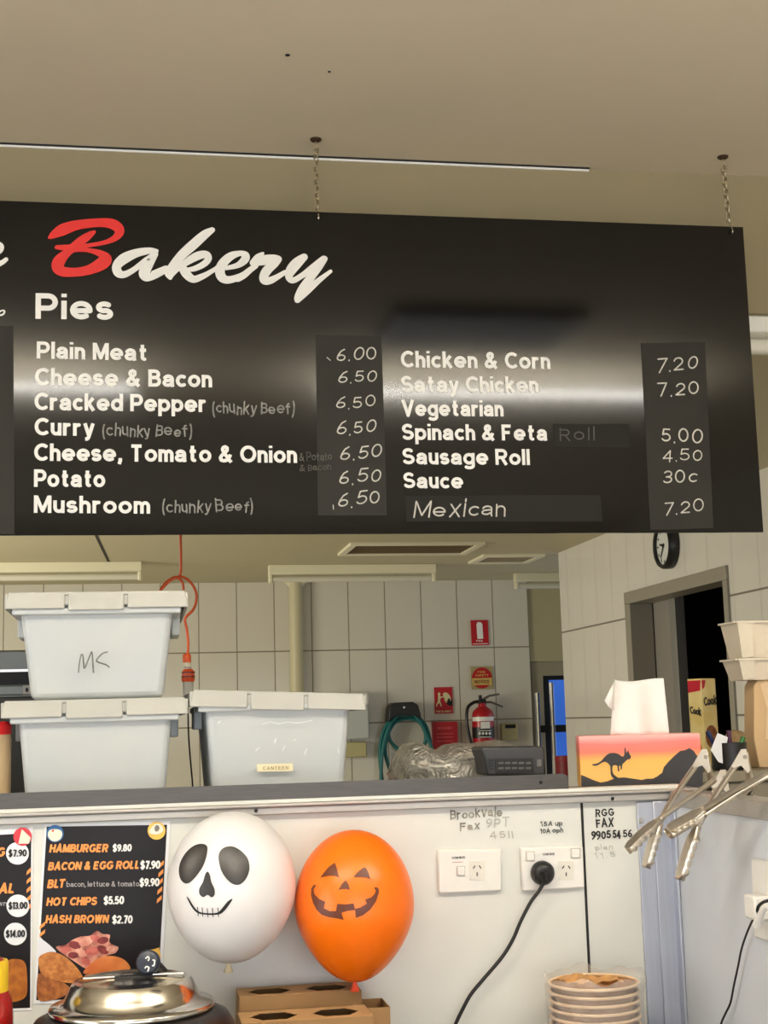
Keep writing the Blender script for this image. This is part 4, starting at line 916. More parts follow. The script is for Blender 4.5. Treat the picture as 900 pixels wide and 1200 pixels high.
# ================================================================== BALLOONS
def make_balloon(c, rx, ztop, zbot, m, label, tilt, knotm, power=1.0):
    H = ztop - zbot; cz = (ztop+zbot)/2
    th = thing('balloon', (c[0], c[1], zbot), label, 'balloon', 'halloween balloons on the white wall')
    n = 40; prof = []
    for i in range(n+1):
        t = pi*i/n; z = -cos(t)                        # -1..1
        r = sin(t)
        if z < 0: r = r*(1 - 0.10*power*z*z) ; r = max(0.0, r - 0.16*power*(z*z)*(1-abs(z))*1.2)
        prof.append((max(r, 0.001)*rx, z*H/2))
    M = Matrix.Translation((c[0], c[1], cz)) @ Matrix.Rotation(tilt, 4, 'Y')
    b = MB(); b.lathe(prof, M=M, n=64)
    ob = b.build('envelope', m, th, smooth=80)
    kb = MB(); kb.lathe([(0.009, 0.008), (0.0035, 0), (0.004, -0.004), (0.0075, -0.012), (0.0065, -0.0145), (0.002, -0.012)], M=M @ Matrix.Translation((0, 0, -H/2)), n=16)
    kb.build('knot', knotm, th)
    bvh = BVHTree.FromPolygons(b.v, b.f)
    def print_poly(name, pts, mm, sm=4, off=0.0006):
        pts = crom(pts, sm, True) if sm else pts
        L = []
        m2 = MB(); m2.fill([[at(x, y, Y=c[1]-rx) for x, y in pts]], sub=0.006)
        for v in m2.v:
            d = (v-CAM).normalized(); hit = bvh.ray_cast(CAM, d)
            if hit[0] is not None: v[:] = hit[0] + hit[1]*(off if hit[1].dot(d) < 0 else -off)
        return m2.build(name, mm, th, smooth=80)
    return th, print_poly
M_balW = mat('white_latex', (236, 233, 232), 0.34, sss=0.2)
M_balO = mat('orange_latex', (255, 118, 4), 0.33, sss=0.2)
YBl = YW - 0.104
cw = at(271.5, 1040, Y=YBl); zt_, zb_ = at(270, 951, Y=YBl).z, at(262, 1129, Y=YBl).z
rxw = (at(347.5, 1035, Y=YBl).x - at(197.5, 1035, Y=YBl).x)/2
th, pp = make_balloon((cw.x, YBl), rxw, zt_, zb_, M_balW, 'white balloon with a black skull face', radians(3), mat('knot_cream', (226, 214, 176), 0.4), 0.45)
c6 = lambda x, y: (190+x/5.625, 950+y/5.625)
E1 = [(300,245),(270,220),(215,230),(160,275),(122,340),(112,400),(125,455),(158,480),(195,465),(250,400),(285,330)]
E2 = [(372,310),(385,265),(420,240),(470,238),(525,270),(565,320),(575,385),(555,445),(515,485),(470,485),(425,450),(388,390)]
N1 = [(300,402),(316,425),(325,470),(345,515),(346,555),(325,570),(300,555),(272,570),(248,550),(246,515),(270,470),(285,420)]
M_eyeD = mat('print_charcoal', (44, 41, 40), 0.4); M_eyeG = mat('print_grey', (92, 88, 85), 0.4, rgb2=(120, 116, 112), nscale=30)
def shrink(P, f):
    cx = sum(p[0] for p in P)/len(P); cy = sum(p[1] for p in P)/len(P); return [(cx+(x-cx)*f, cy+(y-cy)*f) for x, y in P]
for nm, Pp in (('eye_print', E1), ('eye_print', E2), ('nose_print', N1)):
    pp(nm, [c6(*p) for p in Pp], M_eyeD)
    if nm == 'eye_print':
        for q_ in range(7):
            g_ = 52 + 8*q_; pp(nm, [c6(*p) for p in shrink(Pp, .93-.11*q_)], mat(f'print_grey_{g_}', (g_, g_-3, g_-5), 0.4), off=.0009+.0003*q_)
mouth = [(163,570),(178,580),(210,630),(245,665),(300,675),(360,672),(385,655),(430,600),(462,580),(455,600),(415,655),(378,682),(310,686),(240,676),(200,640)]
pp('mouth_print', [c6(*p) for p in mouth], M_ink, 3)
for x, y in ((236, 665), (266, 668), (300, 673), (333, 672), (369, 670)):
    pp('stitch_print', [c6(x-4, y-32), c6(x+1, y-30), c6(x+6, y+28), c6(x+1, y+30)], M_ink, 0)
co_ = at(414.5, 1058, Y=YBl); zt_, zb_ = at(415, 972.5, Y=YBl).z, at(411, 1151, Y=YBl).z
rxo = (at(484.5, 1050, Y=YBl).x - at(346, 1050, Y=YBl).x)/2
th, pp = make_balloon((co_.x+0.001, YBl), rxo, zt_, zb_, M_balO, 'orange balloon with a jack o lantern face', radians(1.0), mat('knot_orange', (236, 80, 40), 0.4), 1.25)
c7 = lambda x, y: (330+x/5.294, 960+y/5.294)
M_pk = mat('print_brown', (98, 42, 14), 0.4); M_glow = mat('print_pale_orange', (255, 160, 70), 0.4)
PE1 = [(240,364),(262,335),(295,295),(332,270),(345,310),(357,362),(330,352),(290,352)]
PE2 = [(447,360),(470,330),(505,302),(522,302),(538,332),(551,372),(520,362),(485,360)]
PN = [(354,440),(372,405),(398,380),(415,405),(424,438),(400,434),(375,434)]
PM = [(218,408),(200,408),(185,432),(185,475),(197,520),(218,560),(250,592),(295,608),(345,615),(386,624),(372,580),(410,568),(456,562),(460,612),(505,595),(550,560),(585,510),(603,455),(602,432),(585,420),(572,428),(584,440),(578,462),(555,485),(518,498),(528,525),(488,548),(455,556),(446,522),(400,528),(346,526),(338,570),(300,570),(262,552),(272,512),(235,495),(205,465),(200,435)]
for nm, Pp, sm in (('eye_print', PE1, 0), ('eye_print', PE2, 0), ('nose_print', PN, 0), ('mouth_print', PM, 0)):
    pp(nm, [c7(*p) for p in Pp], M_pk, sm, .0008)

# ================================================================== POSTERS
def poster(name, quad, label):
    P = [S_wall(x, y) for x, y in quad]; c = sum(P, Vector())/4; th = thing(name, c, label, 'poster', 'food menu posters on the white wall')
    return th
M_pblack = mat('poster_black', (27, 22, 24), 0.4, noise=0.2, nscale=20, spec=0.25); M_pwhite = mat('poster_paper', (238, 238, 240), 0.4)
M_por = mat('poster_orange', (250, 152, 66), 0.4); M_pgrey = mat('poster_fineprint', (176, 170, 168), 0.4)
def flat(th, name, pts, m, off, smooth=0):
    mm = MB(); patch(mm, pts, S_wall, off, smooth); return mm.build(name, m, th, smooth=0)
def spts(conv, L): return [conv(x, y) for x, y in L]
th = poster('menu_poster', [(52, 966), (199.5, 962), (187, 1176), (39.5, 1176)], 'dark burger menu poster between the other poster and the skull balloon')
mm = MB(); mm.prism([S_wall(x, y) for x, y in [(52.5, 966), (199.5, 962), (188, 1176), (39.5, 1176)]], (0, -0.0015, 0)); mm.build('sheet', M_pwhite, th, smooth=0)
flat(th, 'print_area', [(54.8, 968.8), (195.8, 966.5), (184.5, 1170), (42.5, 1172)], M_pblack, .002)
kw = dict(w=.24, sp=.07, slant=.18, off=.003, space=.36)
for s, bl, br, cap in (('HAMBURGER', (57.5, 999), (126, 998.5), 9.5), ('BACON & EGG ROLL', (56, 1020), (163, 1018), 9.5), ('BLT', (55, 1041), (77, 1040), 10), ('HOT CHIPS', (54, 1061.5), (113, 1060.5), 9.5), ('HASH BROWN', (53, 1082), (126.5, 1081.5), 9.5)):
    m = MB()
    if s == 'BLT': text(m, 'BL', S_wall, bl, (69, 1040.4), cap, **kw); text(m, 'T', S_wall, (67.2, 1040.5), (76.5, 1040), cap, **kw)
    else: text(m, s, S_wall, bl, br, cap, **kw)
    m.build('item_lettering', M_por, th, smooth=0)
for s, bl, br, cap in (('$9.80', (132, 998), (154, 997.5), 8.5), ('$7.90', (164.5, 1018.5), (187.5, 1018), 9.5), ('$9.90', (163.5, 1039), (186.5, 1038.5), 9.5), ('$5.50', (121.5, 1060), (145, 1059.5), 9.5), ('$2.70', (131.5, 1082.5), (155, 1082), 9.5)):
    m = MB(); text(m, s, S_wall, bl, br, cap, w=.22, sp=.05, slant=.05, off=.003); m.build('price_lettering', M_white, th, smooth=0)
m = MB(); text(m, 'bacon, lettuce & tomato', S_wall, (78, 1039.5), (163, 1038.8), 6.6, w=.12, sp=.1, off=.003); m.build('fine_lettering', M_pgrey, th, smooth=0)
for i in range(5):
    y = 1011 + i*10.2; x = 186.5 - i*.6
    flat(th, 'stripe', [(x, y+2), (x+5.5, y-3), (x+5.3, y+2), (x-.5, y+7)], M_por, .0028)
for y in (1083, 1092): flat(th, 'stripe', [(46.5, y+2), (53, y-3), (52.5, y+1.5), (46, y+6.5)], M_por, .0028)
c8 = lambda x, y: (40+x/5.455, 1080+y/5.455)
flat(th, 'egg_print', spts(c8, [(30,105),(60,120),(110,160),(140,200),(80,230),(25,240)]), mat('print_eggwhite', (226, 226, 232), 0.4), .003, 4)
M_hash = mat('print_hash_brown', (206, 136, 66), 0.5, rgb2=(168, 96, 40), nscale=120)
flat(th, 'hash_brown_print', spts(c8, [(25,340),(80,345),(160,375),(230,425),(200,470),(120,500),(25,495)]), mat('print_hash_dark', (180, 108, 50), 0.5, rgb2=(136, 74, 30), nscale=120), .0032, 4)
flat(th, 'hash_brown_print', spts(c8, [(28,235),(75,200),(130,195),(200,225),(270,290),(310,355),(290,390),(200,390),(110,365),(45,330)]), M_hash, .0036, 4)
M_bac = mat('print_bacon', (128, 40, 34), 0.45, rgb2=(226, 158, 134), nscale=55)
flat(th, 'bacon_print', spts(c8, [(140,160),(200,150),(240,120),(300,95),(360,90),(400,58),(440,80),(485,85),(480,130),(520,155),(540,165),(520,200),(470,215),(420,245),(380,290),(330,300),(280,270),(220,230),(170,195)]), M_bac, .0032, 3)
for q_, (x, y, r) in enumerate(((200,180,34),(260,150,40),(330,130,44),(395,110,36),(440,120,36),(300,200,40),(370,190,44),(440,180,40),(490,175,30),(330,255,34),(250,215,34))):
    flat(th, 'bacon_print', spts(c8, ell(x, y, r, r*.62, 14, radians(-20+q_*37 % 70))), mat(('print_bacon_pink', 'print_bacon_red', 'print_bacon_fat')[q_ % 3], ((206,112,98), (150,50,46), (232,182,158))[q_ % 3], 0.45, rgb2=((176,74,64), (110,32,30), (206,130,110))[q_ % 3], nscale=90), .0034+.0001*q_, 2)
flat(th, 'bun_print', spts(c8, [(315,330),(350,280),(420,230),(500,220),(570,240),(612,285),(600,315),(500,325),(400,335)]), mat('print_bun', (196, 96, 40), 0.4, rgb2=(226, 140, 74), nscale=18), .0036, 4)
flat(th, 'ham_print', spts(c8, [(325,345),(400,332),(500,325),(600,318),(600,345),(470,350),(350,365)]), mat('print_ham', (226, 170, 150), 0.4), .0034, 3)
flat(th, 'chips_print', spts(c8, [(740,180),(770,175),(800,165),(808,215),(806,250),(760,230)]), mat('print_chips', (236, 184, 74), 0.5), .0032)
def badge(th, cx, cy, r, m, m2, pts, nm='badge'):
    o = flat(th, nm, ell(cx, cy, r, r), m, .0042)
    mm = MB(); patch(mm, pts, S_wall, .0052); mm.build(nm+'_picture', m2, o, smooth=0)
M_cream = mat('badge_cream', (240, 228, 206), 0.4)
badge(th, 64.5, 977, 10.2, mat('badge_blue', (24, 92, 148), 0.4), M_cream, crom([(56,978),(58,973),(64,971.5),(71,973),(73,978),(70,984),(63,986),(58,983)], 3, True))
flat(th, 'badge_picture', ell(62, 973.5, 1.4, 1.2, 10), M_red, .006)
badge(th, 183.5, 973.5, 10.5, mat('badge_yellow', (244, 190, 78), 0.4), M_cream, crom([(175,976),(178,969),(184,965),(190,968),(191,974),(184,978)], 3, True))
mm = MB(); patch(mm, crom([(181,970),(184,966.5),(187,970),(185,974),(182,974)], 3, True), S_wall, .0062); mm.build('badge_picture', M_grey, th, smooth=0)
th = poster('menu_poster', [(-105, 980), (38, 968), (36, 1183), (-105, 1190)], 'dark meal deal poster cut off by the left edge with round price circles')
mm = MB(); mm.prism([S_wall(x, y) for x, y in [(-112, 982), (38.6, 969), (36.8, 1183.5), (-112, 1190)]], (0, -0.0015, 0)); mm.build('sheet', M_pwhite, th, smooth=0)
flat(th, 'print_area', [(-108, 985), (36.6, 976), (35.2, 1181), (-108, 1187)], M_pblack, .002)
m = MB(); text(m, 'EGG', S_wall, (-21, 1004.5), (5, 1003.5), 10.5, w=.25, sp=.05, slant=.18, off=.003); m.build('item_lettering', M_por, th, smooth=0); m = MB(); text(m, 'MEAL', S_wall, (-24, 1048), (17, 1046.5), 11.5, w=.25, sp=.05, slant=.18, off=.003)
m.build('item_lettering', M_por, th, smooth=0)
m = MB(); text(m, 'brown', S_wall, (-18, 1062), (8, 1061.5), 6, w=.14, sp=.1, off=.003); m.build('fine_lettering', M_pgrey, th, smooth=0)
for i in range(5):
    y = 1019 + i*10.5; flat(th, 'stripe', [(31.5, y+2), (36.2, y-2.5), (36.2, y+2.5), (31, y+6.5)], M_por, .0028)
for s, cx, cy in (('$7.90', 20.5, 1000), ('$13.00', 21, 1061.5), ('$14.00', 18, 1094.5)):
    o = flat(th, 'price_circle', ell(cx, cy, 13.4, 13.2), M_pwhite, .0034)
    mm = MB(); hw = 10.5 if len(s) == 5 else 11; text(mm, s, S_wall, (cx-hw, cy+4.2), (cx+hw, cy+3.6), 8.4, w=.2, sp=.06, off=.0042); mm.build('price_lettering', M_ink, o, smooth=0)
badge(th, 26.5, 980.5, 10.8, mat('badge_red', (206, 44, 56), 0.4), M_cream, [(21.5, 989), (25.5, 971.5), (36, 981.5), (34, 988.5)])
flat(th, 'nugget_print', crom([(8,1127),(22,1124),(30,1130),(32,1150),(31,1166),(22,1173),(8,1172),(4,1150)], 4, True), mat('print_nugget', (180, 106, 26), 0.5, rgb2=(150, 80, 14), nscale=90), .003)

# ================================================================== THINGS ON THE WORKTOP
zk = 1.0405
# sauce bottle
cs = at(-16, 1130, Y=2.20); rr = at(16, 1180, Y=2.20).x - cs.x
th = thing('sauce_bottle', (cs.x, 2.20, zk), 'red sauce bottle with a yellow cap cut off by the left edge', 'bottle')
za, zb2 = at(0, 1161, Y=2.2).z, at(0, 1125, Y=2.2).z
MB().lathe([(rr*.95, 0), (rr, 0.01), (rr, za-zk-0.035), (rr*.94, za-zk-0.012), (rr*.80, za-zk)], (cs.x, 2.2, zk), n=36).build('bottle', mat('ketchup_red', (150, 14, 12), 0.25), th)
MB().lathe([(rr*.80, za-0.001), (rr*.80, zb2-0.004), (rr*.76, zb2)], (cs.x, 2.2, 0), n=36).build('cap', mat('yellow_cap', (238, 196, 36), 0.4), th)
MB().lathe([(rr*.62, zb2-.001), (rr*.60, zb2+0.0015), (rr*.2, zb2+0.012), (rr*.1, zb2+0.03)], (cs.x, 2.2, 0), n=28).build('nozzle', mat('cap_red_ring', (150, 40, 24), 0.4), th)
# soup kettle
YK = 2.20
ck = at(155, 1172, Y=YK); rl = (at(254, 1175, Y=YK).x - at(59, 1180, Y=YK).x)/2; zr = at(155, 1176, Y=YK).z
ckx = ck.x
th = thing('soup_kettle', (ckx, YK, zk), 'black soup kettle with a polished steel lid below the burger poster', 'soup kettle')
rb = rl*1.29
MB().lathe([(rb*.86, 0), (rb*.98, 0.02), (rb, 0.06), (rb*.995, zr-zk-0.055), (rb*.97, zr-zk-0.035), (rb*.90, zr-zk-0.018), (rl*1.02, zr-zk-0.010), (rl*.9, zr-zk-0.006)], (ckx, YK, zk), n=64).build('body', mat('kettle_black', (30, 27, 25), 0.38, noise=0.15), th)
lid = MB().lathe([(rl*.93, -0.007), (rl*.995, -0.006), (rl, -0.002), (rl*.985, 0.001), (rl*.88, 0.004), (rl*.83, 0.007), (rl*.79, 0.018), (rl*.735, 0.031), (rl*.70, 0.0352), (rl*.66, 0.0345), (rl*.62, 0.032), (rl*.3, 0.034), (0.001, 0.0345)], (ckx, YK, zr), n=72, cap1=False).build('lid', M_chrome, th, smooth=50)
hg = MB(); zt2 = zr + 0.0345
for xa, xb in ((-0.072, -0.026), (0.030, 0.076)): hg.tube([(ckx+xa, YK+0.02, zt2+0.002), (ckx+xb, YK+0.02, zt2+0.002)], 0.0022, 10)
hg.build('hinge_pin', M_chrome, lid)
MB().box((ckx-0.026, YK+0.016, zt2), (ckx+0.030, YK+0.020, zt2+0.0012)).build('hinge_gap', M_darkgrey, lid)
kc = at(174, 1128, Y=YK+0.02); 
aim = (CAM - kc).normalized(); aim = (aim + Vector((-0.25, 0, 0.15))).normalized(); Mk = Matrix.Translation(kc) @ aim.to_track_quat('Z', 'Y').to_matrix().to_4x4()
kn = MB().lathe([(0.004, -0.022), (0.011, -0.02), (0.0165, -0.008), (0.0185, 0.0), (0.018, 0.005), (0.0155, 0.0085), (0.006, 0.010)], M=Mk, n=32); kn.build('lid_knob', mat('knob_black', (34, 42, 58), 0.35), lid)
MB().tube([kc - aim*0.012, Vector((kc.x+0.012, kc.y+0.02, zt2+0.012)), Vector((kc.x+0.02, kc.y+0.028, zt2-0.001))], [0.009, 0.008, 0.010], 12).build('knob_stem', M_black, lid)
kd = MB()  # white strokes standing in for reflections on the knob
for p in ([(168,1122),(171,1119.5),(173,1122),(171.5,1125)], [(177,1124),(180,1124.5),(179.5,1131),(177,1131)], [(168,1134),(170,1131.5),(173.5,1133),(172,1138),(169.5,1138)]):
    kd_pts = [at(x, y, Y=YK) for x, y in p]
    for i in range(3):
        a_, b_ = [(kc + (q-kc) - aim*((q-kc).dot(aim)) + aim*0.0108) for q in (kd_pts[i], kd_pts[i+1])]; kd.tube([a_, b_], 0.0011, 6)
kd.build('knob_glint', M_white, lid)
# cup carriers
def carrier(c, w, d, z1, label, group, holes=True):
    th = thing('cup_carrier', (c[0], c[1], zk), label, 'cup carrier', group)
    x0, x1, y0, y1 = c[0]-w/2, c[0]+w/2, c[1]-d/2, c[1]+d/2
    outer = [(x0,y0,z1),(x1,y0,z1),(x1,y1,z1),(x0,y1,z1)]; loops = [[Vector(p) for p in outer]]
    for s in (-1, 1):
        hx = c[0]+s*w*.24; L = []
        for k_ in range(24):
            a_ = 2*pi*k_/24; rad = 1.0 + (0.16 if k_ % 4 == 0 else 0)
            L.append(Vector((hx+w*.165*rad*cos(a_), c[1]+d*.33*rad*sin(a_), z1)))
        loops.append(L)
    MB().fill(loops).build('top', M_kraft, th, smooth=0, solid=0.0012)
    s_ = MB(); s_.add([(x0,y0,z1),(x1,y0,z1),(x1+.004,y0-.003,zk),(x0-.004,y0-.003,zk)], [(0,1,2,3)]); s_.add([(x0,y1,z1),(x1,y1,z1),(x1+.004,y1+.003,zk),(x0-.004,y1+.003,zk)], [(0,1,2,3)])
    for x, e in ((x0,-.004),(x1,.004)): s_.add([(x,y0,z1),(x,y1,z1),(x+e,y1+.003,zk),(x+e,y0-.003,zk)], [(0,1,2,3)])
    s_.build('wall', M_kraftdark, th, smooth=0, solid=0.0012)
    return th
Yc2 = 2.365
a, b = at(279, 1160, Y=Yc2), at(419, 1158, Y=Yc2); zc2 = at(350, 1159.5, Y=Yc2).z
carrier(((a.x+b.x)/2, Yc2), b.x-a.x, 0.075, zc2, 'taller kraft cup carrier at the back under the balloons', 'kraft cup carriers on the worktop')
Yc1 = 2.27
a, b = at(281, 1190, Y=Yc1), at(432, 1188, Y=Yc1); zc1 = at(352, 1189, Y=Yc1).z
carrier(((a.x+b.x)/2, Yc1), b.x-a.x, 0.085, zc1, 'lower kraft cup carrier in front with two star shaped holes', 'kraft cup carriers on the worktop')
a, b = at(417, 1172, Y=2.32), at(452, 1170, Y=2.32)
bx = MB(); zo = at(435, 1176, Y=2.32).z; X0_, X1_, Y0_, Y1_ = a.x, b.x, 2.285, 2.36
for p in (((X0_,Y0_),(X1_,Y0_)), ((X1_,Y0_),(X1_,Y1_)), ((X1_,Y1_),(X0_,Y1_)), ((X0_,Y1_),(X0_,Y0_))): bx.add([(*p[0],zo),(*p[1],zo),(*p[1],zk+.001),(*p[0],zk+.001)], [(0,1,2,3)])
bx.add([(X0_,Y0_,zk+.001),(X1_,Y0_,zk+.001),(X1_,Y1_,zk+.001),(X0_,Y1_,zk+.001)], [(0,1,2,3)])
tag(bx.build('cardboard_box', M_kraftdark, smooth=0, solid=0.0014, loc=(X0_, Y0_, zk)), 'small open kraft box right of the cup carriers under the orange balloon knot', 'box')
# bowls in a bag
YBw = 2.30; a, b = at(645, 1155, Y=YBw), at(746.5, 1153, Y=YBw); rw = (b.x-a.x)/2; bxc = (a.x+b.x)/2; ztop = at(697, 1151, Y=YBw).z
nb_ = 9; pitch = (at(697, 1150, Y=YBw).z - at(697, 1159.6, Y=YBw).z)
M_bowl = mat('kraft_paper_bowl', (160, 112, 66), 0.6, noise=0.08, nscale=40); M_rim = mat('bowl_rim', (240, 206, 164), 0.5)
zb3 = ztop - (nb_-1)*pitch - 0.062
proto = None
for i in range(nb_):
    z = ztop - (nb_-1-i)*pitch
    pos = ['bottom bowl', 'second bowl up', 'third bowl up', 'fourth bowl up', 'fifth bowl from the top', 'fourth bowl from the top', 'third bowl from the top', 'bowl just below the top one', 'topmost bowl'][i]
    lab = f'kraft paper bowl, {pos} of the bagged stack'
    if proto is None:
        proto = thing('paper_bowl', (bxc, YBw, z), lab, 'bowl', 'paper bowls stacked in a plastic bag')
        hgt = min(0.055, z - zk - 0.001)
        w_ = MB().lathe([(rw*.80, -hgt), (rw*.80, -hgt+0.001), (rw*.955, -0.001)], (bxc, YBw, z), n=48, cap1=False); w_.build('bowl_wall', M_bowl, proto, smooth=40)
        r_ = MB(); r_.tube([Vector((bxc+rw*.975*cos(t*2*pi/48), YBw+rw*.975*sin(t*2*pi/48), z)) for t in range(49)], 0.0024, 8, cap=False); r_.build('rim', M_rim, proto)
    else: copy_tree(proto, (bxc, YBw, z), lab)
nk = MB()
P = []
for i in range(9):
    for j in range(7):
        P.append(Vector((bxc-0.052+0.092*i/8, YBw-0.03+0.06*j/6, ztop+0.002+0.006*random.random()+0.008*sin(i*.8)*abs(sin(j*.5)))))
nk.add(P, [(i*7+j, (i+1)*7+j, (i+1)*7+j+1, i*7+j+1) for i in range(8) for j in range(6)])
tag(nk.build('crumpled_paper', mat('crumpled_kraft', (206, 152, 90), 0.6, noise=0.2, nscale=60), smooth=0, solid=0.001, loc=(bxc, YBw, ztop)), 'crumpled tan paper lying in the top paper bowl', 'paper')
bag = MB(); prof = []; n = 56; rings = [(1.06, zk+.001), (1.07, zk+0.05), (1.06, ztop-0.03), (1.07, ztop-0.004), (1.10, ztop+0.006), (1.06, ztop+0.013)]
vs = []
for (f, z) in rings:
    for k_ in range(n):
        a_ = 2*pi*k_/n; rr_ = rw*f*(1 + 0.018*sin(7*a_+z*60) + 0.012*sin(13*a_) + (0.10*max(0, cos(a_-0.1))**6 if z > ztop-0.01 else 0.0)); 
        vs.append(Vector((bxc+rr_*cos(a_), YBw+min(rr_*sin(a_), YW-0.014-YBw), z + (0.004*sin(5*a_)+0.003*sin(9*a_+1) if z > ztop else 0))))
fs = [(i*n+k_, i*n+(k_+1) % n, (i+1)*n+(k_+1) % n, (i+1)*n+k_) for i in range(len(rings)-1) for k_ in range(n)]
bag.add(vs, fs)
tag(bag.build('plastic_bag', film_mat('clear_bag_film', (236, 226, 214), 0.30, nscale=30), smooth=60, loc=(bxc, YBw, zk)), 'clear plastic bag around the stack of paper bowls', 'bag')

# ================================================================== THINGS BEHIND THE WING WALL
zs = 1.478
def quadprism(mb, P, d): mb.prism(P, d); return mb
# snack carton (two printed faces)
YC_ = 3.0
e0, e1, e2 = at(811, 860, Y=YC_+0.02), at(825.5, 864, Y=YC_-0.0), at(842.5, 862, Y=YC_+0.02)
zt_ = at(826, 795, Y=YC_).z
th = thing('snack_carton', (e1.x, YC_, zs), 'yellow snack carton with a red corner in front of the dark doorway', 'carton')
A_ = Vector((e0.x, YC_+0.030, 0)); B_ = Vector((e1.x, YC_, 0)); C_ = Vector((e2.x, YC_+0.022, 0)); D_ = A_ + C_ - B_
mm = MB(); mm.prism([Vector((p.x, p.y, zs)) for p in (A_, B_, C_, D_)], (0, 0, zt_-zs)); mm.build('box', mat('carton_cream', (236, 222, 164), 0.45, rgb2=(222, 196, 118), nscale=14), th, bevel=0.001)
def face(P, Q, name, pts, m, off=0.0006):    # pts in 0..1 coordinates across face P->Q and up
    nrm = (Q-P).cross(Vector((0,0,1))).normalized(); 
    if nrm.y > 0: nrm = -nrm
    m2 = MB(); m2.fill([[P + (Q-P)*u + Vector((0,0,zs+(zt_-zs)*v)) + nrm*off for u, v in pts]]); m2.build(name, m, th, smooth=0)
M_cred = mat('carton_red', (190, 24, 44), 0.45)
face(A_, B_, 'corner_print', [(0.02, .98), (.98, .98), (.9, .86), (0.02, .84)], M_cred); face(B_, C_, 'corner_print', [(0.02, .98), (.3, .98), (.2, .9), (.02, .87)], M_cred)
face(B_, C_, 'biscuit_print', [(.5+.42*cos(t*pi/12), .33+.13*sin(t*pi/12)) for t in range(24)], mat('carton_biscuit', (150, 92, 40), 0.5, rgb2=(110, 60, 24), nscale=60))
face(A_, B_, 'biscuit_print', [(.45+.35*cos(t*pi/12), .2+.07*sin(t*pi/12)) for t in range(24)], mat('carton_nut', (180, 104, 50), 0.5))
def facetext(P, Q, s, u0, u1, v, h, slope=0):
    nrm = (Q-P).cross(Vector((0,0,1))).normalized(); nrm = -nrm if nrm.y > 0 else nrm
    st, W = layout(s, .16, .08); L = (Q-P).length; ex = (Q-P).normalized(); sx = (u1-u0)*L/W; m2 = MB()
    for k_, g_ in enumerate(st):
        ribbon(m2, [(u0*L + x*sx, zs+(zt_-zs)*v + y*h + slope*x*sx) for x, y in g_], .16*h, lambda a, b2, z: P + ex*a + Vector((0,0,b2)) + nrm*(.0012+z), True)
    m2.build('lettering', M_ink, th, smooth=0)
facetext(A_, B_, 'Cook', .12, .9, .60, .017, -.2)
facetext(B_, C_, 'Cook', .08, .95, .68, .020, .1)
# wrapped bread roll
cbd = at(861, 843, Y=3.02); cbd.z = max(cbd.z, zs+0.03)
th = thing('wrapped_bread', (cbd.x, 3.02, zs), 'plastic wrapped bread loaf with orange label beside the snack carton', 'bread')
def blob(c, r, n1=14, n2=22, jit=.05):
    m = MB(); vs = []
    for i in range(n1+1):
        for k_ in range(n2):
            t = pi*i/n1; f = 1+random.uniform(-jit, jit); vs.append(Vector((c[0]+r[0]*sin(t)*cos(2*pi*k_/n2)*f, c[1]+r[1]*sin(t)*sin(2*pi*k_/n2)*f, c[2]+r[2]*cos(t)*f)))
    m.add(vs, [(i*n2+k_, i*n2+(k_+1)%n2, (i+1)*n2+(k_+1)%n2, (i+1)*n2+k_) for i in range(n1) for k_ in range(n2)]); return m
kk = 2.98/F
blob((cbd.x, 3.02, zs+0.038), (16*kk, 0.05, 0.038), jit=.03).build('loaf', mat('bread_crust', (176, 138, 92), 0.25, rgb2=(210, 184, 146), nscale=40, bump=.5), th)
blob((cbd.x+15*kk, 3.02, zs+0.03), (14*kk, 0.045, 0.030), jit=.04).build('orange_wrapper', mat('orange_wrapper', (206, 118, 22), 0.25, rgb2=(150, 60, 20), nscale=25), th)
# kraft box and stacked paper trays
YKx = 2.80; a = at(861, 868, Y=YKx); zkt = at(884, 797, Y=YKx).z
x0_, x1_ = at(884, 840, Y=YKx).x, at(930, 840, Y=YKx).x
th = thing('kraft_carton', (x0_, YKx, zs), 'upright kraft carton at the right edge under the paper trays', 'carton')
zlo = at(880, 868, Y=YKx).z
MB().prism([(x0_+.004, YKx, zs), (x1_, YKx, zs), (x1_, YKx, zkt), (x0_+.012, YKx, zkt), (x0_+.004, YKx, zkt-.012), (x0_-.004, YKx, zs+.06)], (0, 0.05, 0)).build('box', mat('kraft_pale', (204, 172, 130), 0.75), th, bevel=0.002)
q = SY(YKx)
m2 = MB(); patch(m2, [(891, 802), (897, 799), (925, 799), (925, 866), (897, 866), (899, 830)], q, .001); m2.build('flap', mat('kraft_flap', (222, 194, 156), 0.75), th, smooth=0)
M_tray = mat('white_card_tray', (226, 214, 192), 0.7, noise=0.04, nscale=20); M_trayin = mat('tray_side', (222, 208, 186), 0.7)
zA, zB, zCc = zkt+.0005, at(870, 771, Y=2.78).z, at(870, 728, Y=2.78).z
